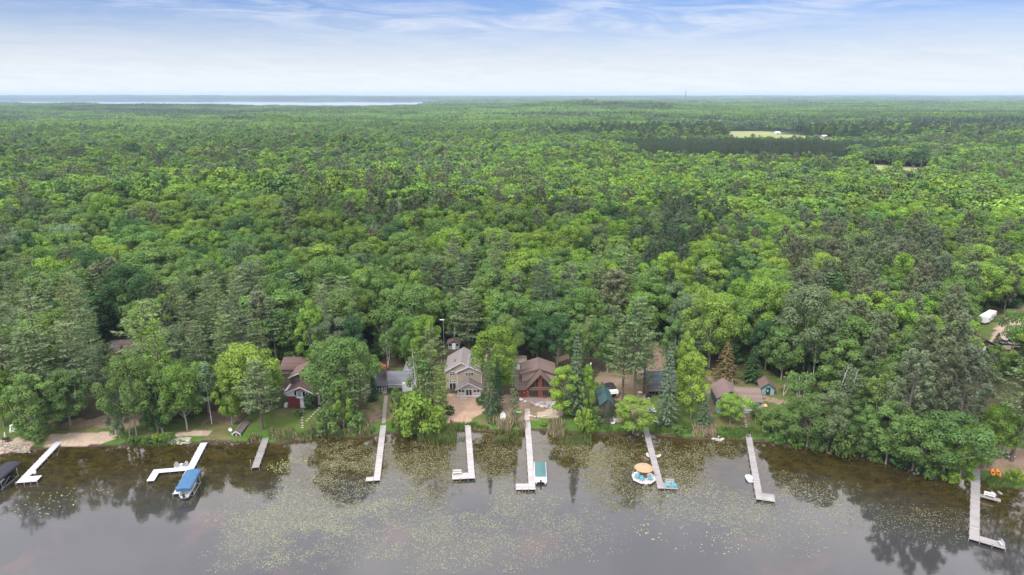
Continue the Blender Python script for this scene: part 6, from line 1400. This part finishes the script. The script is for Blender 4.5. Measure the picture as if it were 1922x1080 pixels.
# ---- teal shed
h = House('shed', 'small teal shed with brown roof and one open door', 'shed', 1441, 741, R(-9))
yf = h.y; X = lambda px, y, z=h.z + 2: xw(px, y, z); zr = hz(719.5, yf); yb = at(1436, 706, zr)[1]
h.gable_y(X(1429.5, yf), X(1453.5, yf), X(1441.2, yf), yf, yb, h.z - .3, hz(727.5, yf), zr, W_TEAL, R_BACK, .3, .35, W_TEALTRIM)
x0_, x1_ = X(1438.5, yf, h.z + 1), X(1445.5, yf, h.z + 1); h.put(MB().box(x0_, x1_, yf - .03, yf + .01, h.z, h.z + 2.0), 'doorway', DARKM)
dw = h.put(MB().box(x0_ - 1.25, x0_ - .02, yf - .09, yf - .035, h.z, h.z + 2.0), 'door', W_TEAL)
tr_ = MB(); tr_.box(x0_ - 1.25, x0_ - .02, yf - .12, yf - .092, h.z + 1.88, h.z + 2.0).box(x0_ - 1.25, x0_ - 1.15, yf - .12, yf - .092, h.z, h.z + 1.87).box(x0_ - .12, x0_ - .02, yf - .12, yf - .092, h.z, h.z + 1.87).bar((x0_ - 1.15, yf - .11, h.z + 1.8), (x0_ - .12, yf - .11, h.z + 1.0), .04, 4).bar((x0_ - 1.15, yf - .11, h.z + .1), (x0_ - .12, yf - .11, h.z + .95), .04, 4); tr_.build('door_trim', W_TEALTRIM, dw, h.o)
h.put(MB().box(x0_ + .1, x0_ + .5, yf - .07, yf - .035, h.z + .8, h.z + 1.5), 'stored_clutter', GCH)
# ---- red boathouse with satellite dish
h = House('boathouse', 'little red boathouse with a long grey roof at the water', 'boathouse', 443.5, 818.5)
yf = h.y; X = lambda px, y, z=h.z + .8: xw(px, y, z); zr = hz(809, yf); ze = hz(813.5, yf); yb = at(450.5, 788, zr)[1]
h.gable_y(X(436.3, yf), X(450.8, yf), X(443.4, yf), yf, yb, h.z - .3, ze, zr, W_RED, R_OLD, .14, .2, W_TRIM, .08)
h.put(MB().box(X(436.3, yf) - .04, X(436.3, yf) + .08, yf - .04, yf + .05, h.z - .3, ze - .12).box(X(450.8, yf) - .08, X(450.8, yf) + .04, yf - .04, yf + .05, h.z - .3, ze - .12), 'corner_board', W_TRIM); h.put(MB().box(X(443, yf) - .08, X(443, yf) + .08, yf - .05, yf - .01, h.z, ze - .1), 'door_trim', W_TRIM)
x, y, z0 = atg(434.3, 816.5); t_ = thing('satellite_dish', 'white satellite dish on a pole beside the red boathouse', 'satellite dish', (x, y, z0)); MB().bar((0, 0, -.2), (0, 0, 1.25), .05).build('pole', ALU, t_)
MB().loft([[(math.cos(k*.524)*r_, -.1 - d2, 1.45 + math.sin(k*.524)*r_) for k in range(12)] for r_, d2 in ((.06, -.1), (.3, -.02), (.48, .1), (.46, .12), (.28, .02), (.05, -.05))]).build('dish', WHP, t_, smooth=True)
# ---- houses glimpsed through the woods
def glimpse(label, px, py, w, d, hw, hr, wall, roof, ax='x', name='house', cat='house', rz=0.):
    h = House(name, label, cat, px, py, rz); x, y, z0 = h.o
    if ax == 'x': h.gable_x(x - w/2, x + w/2, y, y + d/2, y + d, z0 - .4, z0 + hw, z0 + hw + hr, wall, roof)
    else: h.gable_y(x - w/2, x + w/2, x, y, y + d, z0 - .4, z0 + hw, z0 + hw + hr, wall, roof)
    h.put(MB().box(x - .45, x + .45, y - .05, y - .0, z0, z0 + 2), 'door', W_TRIM)
    for sx in (-1, 1):
        f = h.put(MB().box(x + sx*w*.3 - .55, x + sx*w*.3 + .55, y - .06, y, z0 + .9, z0 + 1.9), 'window', W_TRIM); MB().box(x + sx*w*.3 - .45, x + sx*w*.3 + .45, y - .075, y - .061, z0 + 1, z0 + 1.8).build('pane', GLASS, f, h.o)
glimpse('dark red cabin at the left edge above the beach', 2, 782, 6, 6, 2.5, 1.4, W_RED, R_DBROWN)
glimpse('steep blue-grey roofed cabin hidden among the left pines', 118, 728, 7, 8, 2.2, 3.6, W_DARK, R_BLUE, 'y')
glimpse('pinkish brown roofed garage beside the glimpse of grey road', 243, 672, 7.5, 7, 2.6, 1.6, W_BEIGE, R_PINK, name='garage', cat='garage')
glimpse('grey cottage in the shade left of the blue boat cover, behind lawn trees', 345, 748, 7, 6, 2.6, 1.5, mat('grey_siding', (.24, .22, .23), .8, .1), R_DGREY)
glimpse('small brown shed behind the ridge of the tan house', 852, 656, 3.4, 3, 2.1, .9, mat('grey_siding', (0, 0, 0)), R_BROWN, 'y', 'shed', 'shed')
glimpse('brown roofed house below the sandy lot on the far right', 1846, 662, 6.5, 8, 2.5, 1.7, W_DARK, R_DBROWN, 'y')
glimpse('dark roofed house at the right edge below the sandy lot', 1898, 692, 9, 7, 2.5, 1.8, W_DARK, R_DGREY)
glimpse('pale shed seen through the pines behind the grey-roofed house', 1223, 632, 4, 5, 2.3, 1.2, W_WHITE, R_GREY, 'x', 'shed', 'shed')
for px, py, w_, lb in ((1460, 252.5, 9, 'white barn at the edge of the pale field in the distance'), (1548, 259.5, 8, 'second white farm building at the right tip of the pale field')):
    h = House('barn', lb, 'barn', px, py); x, y, z0 = h.o; h.gable_x(x - w_/2, x + w_/2, y, y + 5, y + 10, z0 - 1, z0 + 3.2, z0 + 4.4, W_TRIM, mat('white_metal_roof', (.7, .7, .72), .5, .05)); h.put(MB().box(x - 2, x + 1.5, y - .06, y, z0, z0 + 2.6), 'door', GCH)
# ---- camper, cars
x, y, z0 = atg(1850, 605); rz = R(38); t_ = thing('camper', 'long white camper trailer parked at the edge of the sandy lot', 'camper', (x, y, z0), rz)
MB().box(-4.2, 3.4, -1.25, 1.25, .6, 3.1).build('body', mat('white_fibreglass', (.72, .73, .75), .4, .04), t_, bevel=.25); MB().box(3.0, 5.4, -1.2, 1.2, 1.5, 3.3).build('front_bunk', mat('white_fibreglass', (0, 0, 0)), t_, bevel=.3)
MB().box(-.6, .4, -.4, .4, 3.11, 3.4).box(-2.9, -2.2, -.3, .3, 3.11, 3.3).build('roof_unit', WHP, t_, bevel=.06)
MB().box(-3.2, -1.0, -1.6, -1.255, .9, 2.7).build('slide_out', WHP, t_)
for a_ in (-.2, 1.3): MB().box(a_, a_ + .6, -1.29, -1.25, 1.5, 2.1).build('window', GLASS, t_)
MB().box(-2.6, -1.8, -1.63, -1.602, 1.6, 2.2).build('window', GLASS, t_); MB().box(2.1, 2.8, -1.29, -1.25, .75, 2.5).build('door', GCH, t_)
for wx_ in (-1.3, -.4):
    for sy in (-1, 1): MB().bar((wx_, sy*1.1 - .12, .36), (wx_, sy*1.1 + .12, .36), .36, 12).build('wheel', DARKM, t_)
def car(label, px, py, rz, m_, suv=True):
    x, y, z0 = atg(px, py); t_ = thing('parked_car', label, 'car', (x, y, z0), rz, 'cars parked behind the cottages'); H_ = 1.75 if suv else 1.5
    pr = [(-2.25, .45), (-2.3, .95), (-1.3 if not suv else -2.2, 1.02), (1.1, 1.02), (2.15, .85), (2.25, .45)]
    MB().loft([[(a, yy*k, b_) for a, b_ in pr] for yy, k in ((-.9, 1), (-.88, 1), (.88, 1), (.9, 1))]).build('body', m_, t_, bevel=.08)
    cb = [(-2.1 if suv else -1.5, 1.02), (-1.9 if suv else -1.0, H_), (.2, H_), (1.0, 1.02)]
    MB().loft([[(a, sy*(.84 if b_ < 1.1 else .68), b_) for a, b_ in cb] for sy in (-1, 1)]).build('glasshouse', GLASS, t_, bevel=.05); MB().box(cb[1][0] + .08, .12, -.66, .66, H_ - .02, H_ + .04).build('roof', m_, t_, bevel=.03)
    for wx_ in (-1.4, 1.4):
        for sy in (-1, 1): w2 = MB().bar((wx_, sy*.85 - .11, .34), (wx_, sy*.85 + .11, .34), .34, 12).build('wheel', DARKM, t_); MB().bar((wx_, sy*.97 - .01, .34), (wx_, sy*.97 + .01, .34), .19, 8).build('rim', ALU, w2)
    for sy in (-1, 1): MB().box(2.2, 2.28, sy*.62 - .16, sy*.62 + .16, .66, .8).build('headlight', WHP, t_)
CARW = mat('white_car_paint', (.7, .7, .72), .25, .03); CARK = mat('black_car_paint', (.025, .027, .03), .25, .05); CARB = mat('silver_car_paint', (.35, .37, .41), .3, .04)
car('white car half hidden by the bright maple beside the tan house', 909, 656, R(70), CARW); car('black car at the left of the dirt lane behind the grey-roofed house', 1218, 668, R(85), CARK)
car('silver car parked at the lower edge of the sandy lot', 1886, 646, R(15), CARB, False); car('white car at the lower right edge of the sandy lot', 1906, 648, R(-10), CARW)
# ---- posts
def lamp(label, px, py, top):
    x, y, z0 = atg(px, py); H_ = hat(px, top, y) - z0; t_ = thing('lamp_post', label, 'lamp post', (x, y, z0)); MB().bar((0, 0, -.3), (0, 0, H_), .09, 8, .06).build('pole', ALU, t_); MB().box(-1.1, .25, -.16, .16, H_ - .02, H_ + .16).build('lamp_head', WHP, t_, bevel=.04)
lamp('tall grey lamp post with a white head behind the tan house', 834, 668, 601)
x, y, z0 = atg(1108, 712); t_ = thing('utility_post', 'short grey post with a white box behind the bright green tree', 'post', (x, y, z0)); MB().bar((0, 0, 0), (0, 0, 4.4), .09).build('pole', ALU, t_); MB().box(-.16, .16, -.16, .16, 4.4, 4.9).build('box', WHP, t_)
x, y, z0 = atg(480.5, 874); t_ = thing('mooring_post', 'old wooden post standing in the water left of the short grey dock', 'post'); xx, yy, _ = at(471.5, 874, 0); t_.location = (xx, yy, 0); MB().bar((0, 0, -1), (-.05, 0, 1.3), .07).build('post', POSTM, t_); MB().bar((-.05, 0, 1.3), (-.05, 0, 1.4), .05).build('post_cap', WHP, t_)
# radio mast
yy = 4700.; xx = xw(1287, yy, 80); zt_ = hat(0, 171, yy); t_ = thing('radio_mast', 'thin lattice radio mast rising above the horizon', 'radio mast', (xx, yy, 0)); mb = MB()
for a_ in range(3): mb.bar((math.cos(a_*2.094)*3, math.sin(a_*2.094)*3, 0), (math.cos(a_*2.094)*1.2, math.sin(a_*2.094)*1.2, zt_), .9, 4)
for k in range(12): mb.box(-3, 3, -.5, .5, k*zt_/12, k*zt_/12 + .8)
mb.build('lattice', mat('mast_steel', (.22, .22, .25), .7, .1), t_); MB().box(-2.6, 2.6, -2.6, 2.6, zt_ - 3, zt_).build('antenna', mat('mast_steel', (0, 0, 0)), t_)
# ---- picnic table, beach things
x, y, z0 = atg(1892, 858); t_ = thing('picnic_table', 'black picnic table with pale cushions under the large layered pine', 'picnic table', (x, y, z0), .1); MB().box(-1.1, 1.1, -.4, .4, .74, .79).build('table_top', BLK, t_)
for sy in (-1, 1): b_ = MB().box(-1.1, 1.1, sy*.8 - .15, sy*.8 + .15, .42, .47).build('seat', BLK, t_); MB().box(-.8, -.2, sy*.8 - .16, sy*.8 + .16, .475, .55).box(.25, .85, sy*.8 - .16, sy*.8 + .16, .475, .55).build('cushion', WHP, b_)
for sx in (-1, 1): MB().bar((sx*.8, -.75, 0), (sx*.8, 0, .74), .05, 4).bar((sx*.8, .75, 0), (sx*.8, 0, .74), .05, 4).build('leg', BLK, t_)
x, y, z0 = atg(12.5, 829); t_ = thing('patio_table', 'black table on the left beach with a folded cream umbrella', 'table', (x, y, z0)); MB().prism([(math.cos(k*.628)*.95, math.sin(k*.628)*.75) for k in range(10)], .7, .75).build('table_top', BLK, t_); [MB().bar((a_*.6, b_*.5, 0), (a_*.5, b_*.4, .7), .04).build('leg', BLK, t_) for a_ in (-1, 1) for b_ in (-1, 1)]
t2_ = thing('patio_umbrella', 'folded cream umbrella standing through the black beach table', 'umbrella', (x, y, z0)); MB().bar((0, 0, 0), (0, 0, 2.5), .03).build('pole', ALU, t2_); MB().loft([[(math.cos(k*.785)*r_, math.sin(k*.785)*r_, z_) for k in range(8)] for r_, z_ in ((.1, 1.0), (.26, 1.3), (.2, 1.9), (.12, 2.35), (.02, 2.5))]).build('folded_canopy', mat('cream_canvas', (.6, .53, .42), .8, .1), t2_)
x, y, z0 = atg(25, 809); t_ = thing('covered_chair', 'white covered lounge chair on the grass behind the left beach', 'chair', (x, y, z0), .4); MB().loft([[(-.6, yy, 0), (-.55, yy, h_), (.55, yy, h_), (.6, yy, 0)] for yy, h_ in ((-.8, .6), (-.1, .75), (.35, 1.5), (.7, 1.4))]).build('cover', WHP, t_, bevel=.06); [MB().box(a_ - .04, a_ + .04, -.7, -.62, -.1, .02).build('leg', ALU, t_) for a_ in (-.5, .5)]
# ------------------------------------------------------------------ reeds, pads, rocks
vm = bpy.data.materials.new('plant_colour'); vm.use_nodes = True; t = NT(vm.node_tree); t.n.clear(); ga = t.new('ShaderNodeAttribute', attribute_type='GEOMETRY', attribute_name='gcol').outputs['Color']
t.new('ShaderNodeOutputMaterial', {0: t.new('ShaderNodeMixShader', {0: .15, 1: t.new('ShaderNodeBsdfDiffuse', {'Color': ga}), 2: t.new('ShaderNodeBsdfTranslucent', {'Color': ga})})})
r = np.random.default_rng(99)
def blades(name, label, patches, cat='reeds'):
    Q, Cc = [], []
    for px0, px1, py0, py1, n, hh, cols, wj in patches:
        n = int(n); a = r.uniform(px0, px1, n); b_ = r.uniform(py0, py1, n)
        P = np.array([at(u, v, .1)[:2] for u, v in zip(a, b_)]); keep = fbm(P[:, 0], P[:, 1], 1.6, 3) > -.18; P = P[keep]; n = len(P)
        z0 = np.maximum(ground(P[:, 0], P[:, 1]), -.05); H_ = hh*(.6 + .7*r.random(n)); lean = r.normal(size=(n, 2))*.16*H_[:, None]; th = r.random(n)*3.14
        s_ = np.stack([np.cos(th), np.sin(th), 0*th], 1)*(.045 + .04*r.random(n))[:, None]*wj; B = np.column_stack([P, z0]); T_ = B + np.column_stack([lean, H_])
        Q.append(np.stack([B - s_, B + s_, T_ + s_*.4, T_ - s_*.4], 1)); cc = np.array(cols)[r.integers(0, len(cols), n)]*(.75 + .5*r.random((n, 1))); Cc.append(np.repeat(cc, 4, 0))
    Q = np.concatenate(Q); n = len(Q); me = npmesh(name, Q.reshape(-1, 3), [np.arange(4*n).reshape(n, 4)], [vm], col=np.concatenate(Cc)); tag(link(bpy.data.objects.new(name, me)), label, cat, kind='stuff')
GR = [(.10, .17, .04), (.13, .20, .055)]; TN = [(.42, .33, .23), (.36, .29, .19)]; OL = [(.17, .17, .07), (.12, .14, .05)]
blades('cattails', 'green and straw-coloured reeds along the shore between the docks', [
 (783, 856, 806, 834, 2600, 1.5, GR + OL, 1.2), (790, 850, 797, 806, 700, 1.2, GR + TN, 1.2), (926, 985, 797, 812, 1500, 1.5, TN + TN + OL, 1.3), (928, 980, 812, 834, 1500, 1.2, GR + OL + OL, 1.2), (1030, 1058, 798, 822, 1200, 1.5, TN + OL, 1.3), (1050, 1110, 816, 838, 700, .9, OL + GR, 1.),
 (585, 702, 803, 818, 2600, 1.2, TN + GR + GR, 1.2), (600, 700, 800, 808, 800, 1.1, TN, 1.3), (735, 790, 800, 814, 1000, 1.0, GR + OL, 1.2), (1300, 1345, 806, 822, 1100, 1.2, TN + TN + OL, 1.4), (1230, 1300, 800, 816, 1500, .8, GR, 1.2), (466, 490, 822, 830, 350, .9, TN + GR, 1.2), (505, 585, 812, 828, 2200, .8, GR + GR + TN, 1.2), (1340, 1460, 808, 824, 2200, .8, GR, 1.2), (1090, 1205, 802, 814, 1600, .8, GR + GR, 1.2), (840, 930, 798, 808, 1200, .7, GR, 1.2), (236, 330, 828, 838, 700, .7, GR, 1.2), (1850, 1925, 900, 915, 900, .8, GR, 1.2), (630, 660, 812, 826, 260, .8, GR + OL, 1.1), (862, 880, 822, 826, 50, .7, GR, 1.)])
def pads():
    PT = [(690,858,85,30,.85,0),(620,848,50,22,.7,0),(640,888,60,30,.55,0),(800,860,50,34,.9,0),(815,910,45,42,.7,0),(935,868,40,46,.85,0),(945,935,30,30,.35,1),(1065,848,55,26,.6,0),(1110,872,45,34,.6,0),(1165,905,60,55,.8,0),(1160,850,50,25,.5,0),(1275,880,45,34,.75,0),(1240,850,30,20,.3,0),(1352,845,50,14,.6,0),(1320,862,22,16,.4,0),(545,872,28,13,.8,2),(520,878,18,8,.5,2),(120,935,60,14,.22,2),(180,925,50,12,.18,2),(60,955,60,14,.14,2),(1470,905,30,26,.45,0),
      (590,955,95,70,.42,1),(520,1010,95,60,.45,1),(650,1010,90,60,.40,1),(455,960,50,40,.25,1),(770,975,80,40,.34,1),(850,1025,90,50,.34,1),(745,925,40,30,.25,1),(1010,965,90,34,.32,1),(960,1040,60,26,.2,1),(1100,1000,70,40,.2,1),(1330,950,100,34,.5,1),(1290,905,50,20,.3,1),(1450,990,90,40,.2,1),(1530,950,60,36,.35,1),(1185,985,26,18,.16,3),(1220,990,24,16,.25,3),(1375,1005,60,18,.16,3),(1330,1020,60,16,.14,3),(1620,960,80,30,.18,0),(1580,920,50,20,.2,0),(1790,985,60,30,.08,1),(1700,1000,100,40,.05,1)]
    COLS = [np.array([(.185,.18,.095),(.145,.14,.07),(.225,.21,.12),(.11,.105,.05)]), np.array([(.29,.30,.20),(.24,.25,.175),(.34,.34,.24),(.24,.22,.17)]), np.array([(.33,.37,.15),(.28,.32,.12)]), np.array([(.33,.37,.17),(.29,.33,.16)])]
    V, Cc = [], []
    for px, py, rx, ry, dn, ct in PT:
        x0, y0, _ = at(px - rx*1.5, py, 0); x1, _, _ = at(px + rx*1.5, py, 0); ya = at(px, py - ry*1.5)[1]; yb_ = at(px, py + ry*1.5)[1]
        area = (x1 - x0)*(ya - yb_); n = int(area*dn*(50. if ct == 1 else 24. if ct == 0 else 5.))
        P = np.stack([r.uniform(x0, x1, n), r.uniform(yb_, ya, n)], 1); q = ((P[:, 0] - (x0 + x1)/2)/((x1 - x0)/2.6))**2 + ((P[:, 1] - (ya + yb_)/2)/((ya - yb_)/2.6))**2
        nz_ = fbm(P[:, 0], P[:, 1], 2.4, 11 + ct)*.9 + fbm(P[:, 0], P[:, 1], .8, 4)*.7 + fbm(P[:, 0], P[:, 1], 7, 2)*.9
        keep = (q + .9*nz_ < .85 + .25*r.normal(size=n)) & (P[:, 1] < shore_y(P[:, 0]) - .8); P = P[keep]; n = len(P)
        s_ = (.04 + .075*r.random(n)**1.5)*(.85 if ct == 1 else 1.15 if ct == 0 else 1.45); th = r.random(n)*6.28; el_ = 1 + (.9*r.random(n) if ct == 1 else .3*r.random(n))
        A = np.stack([np.cos(th), np.sin(th)], 1)*(s_*el_)[:, None]; B = np.stack([-np.sin(th), np.cos(th)], 1)*(s_/el_)[:, None]; zz = .012 + .03*r.random(n)
        hexa = [A, A*.5 + B*.87, -A*.5 + B*.87, -A, -A*.5 - B*.87, A*.5 - B*.87]; ti = r.normal(size=(n, 2))*.03
        V.append(np.stack([np.column_stack([P + h_, np.maximum(.004, zz + np.sum(h_*ti, 1)*3)]) for h_ in hexa], 1)); cc = COLS[ct][r.integers(0, len(COLS[ct]), n)]*(.7 + .6*r.random((n, 1))); Cc.append(np.repeat(cc, 6, 0))
    V = np.concatenate(V); n = len(V); print('pads', n)
    me = npmesh('lily_pads', V.reshape(-1, 3), [np.arange(6*n).reshape(n, 6)], [vm], col=np.concatenate(Cc)); tag(link(bpy.data.objects.new('lily_pads', me)), 'pale green lily pads and floating weed scattered over the lake', 'lily pads', kind='stuff')
pads()
def rocks():
    V, Pp, Cc = [], [], []; base = np.array([v.co[:] for v in BM[0].vertices]); fc = np.array([p.vertices[:] for p in BM[0].polygons])
    k = 0
    for px0, px1, py0, py1, n, s0, col in [(308, 358, 825, 834, 150, .24, (.45, .42, .33)), (0, 56, 838, 850, 150, .2, (.36, .32, .28)), (1340, 1356, 820, 828, 8, .5, (.42, .38, .35)), (980, 986, 790, 800, 6, .3, (.3, .3, .3)), (1860, 1880, 925, 940, 7, .4, (.40, .38, .37)), (1460, 1720, 838, 880, 30, .3, (.16, .13, .11)), (390, 480, 826, 834, 40, .16, (.25, .2, .16)), (1405, 1520, 822, 838, 26, .25, (.15, .12, .1))]:
        for _ in range(n):
            a, b_ = r.uniform(px0, px1), r.uniform(py0, py1)
            if px0 == 1460: x, y, _z = at(a, np.interp(a, [q[0] for q in SHORE_PX], [q[1] for q in SHORE_PX]) + r.uniform(-4, 5), 0)
            else: x, y, _z = at(a, b_, 0)
            s_ = s0*r.uniform(.5, 1.3); th = r.random()*6.28; c_, n_ = math.cos(th), math.sin(th); W = base*s_*np.array([1.3, .9, .8]); W = np.column_stack([W[:, 0]*c_ - W[:, 1]*n_, W[:, 0]*n_ + W[:, 1]*c_, W[:, 2]])
            V.append(W + [x, y, max(gz(x, y), -.05) + s_*.2]); Pp.append(fc + k*len(base)); Cc.append(np.tile(np.array(col)*r.uniform(.6, 1.35), (len(base), 1))); k += 1
    me = npmesh('shore_rocks', np.concatenate(V), [np.concatenate(Pp)], [vm], col=np.concatenate(Cc)); tag(link(bpy.data.objects.new('shore_rocks', me)), 'small loose rocks strewn along the waterline', 'rocks', kind='stuff')
rocks()
# ------------------------------------------------------------------ air
def build_haze():
    m_ = bpy.data.materials.new('haze'); m_.use_nodes = True; t = NT(m_.node_tree); t.n.clear()
    v = t.new('ShaderNodeVolumePrincipled', {'Color': (.60, .76, 1.0), 'Density': HAZE_D, 'Anisotropy': 0.0})
    t.l.new(v.outputs[0], t.new('ShaderNodeOutputMaterial').inputs['Volume'])
    x0, x1, y0, y1, z0, z1 = -27000, 27000, -700, 31000, -9, 112
    V = np.array([[x, y, z] for z in (z0, z1) for y in (y0, y1) for x in (x0, x1)], float)
    q = np.array([[0, 2, 3, 1], [4, 5, 7, 6], [0, 1, 5, 4], [2, 6, 7, 3], [0, 4, 6, 2], [1, 3, 7, 5]])
    tag(link(bpy.data.objects.new('haze', npmesh('haze', V, [q], [m_]))), kind='stuff')
HAZE_D = 6.5e-5
build_haze()
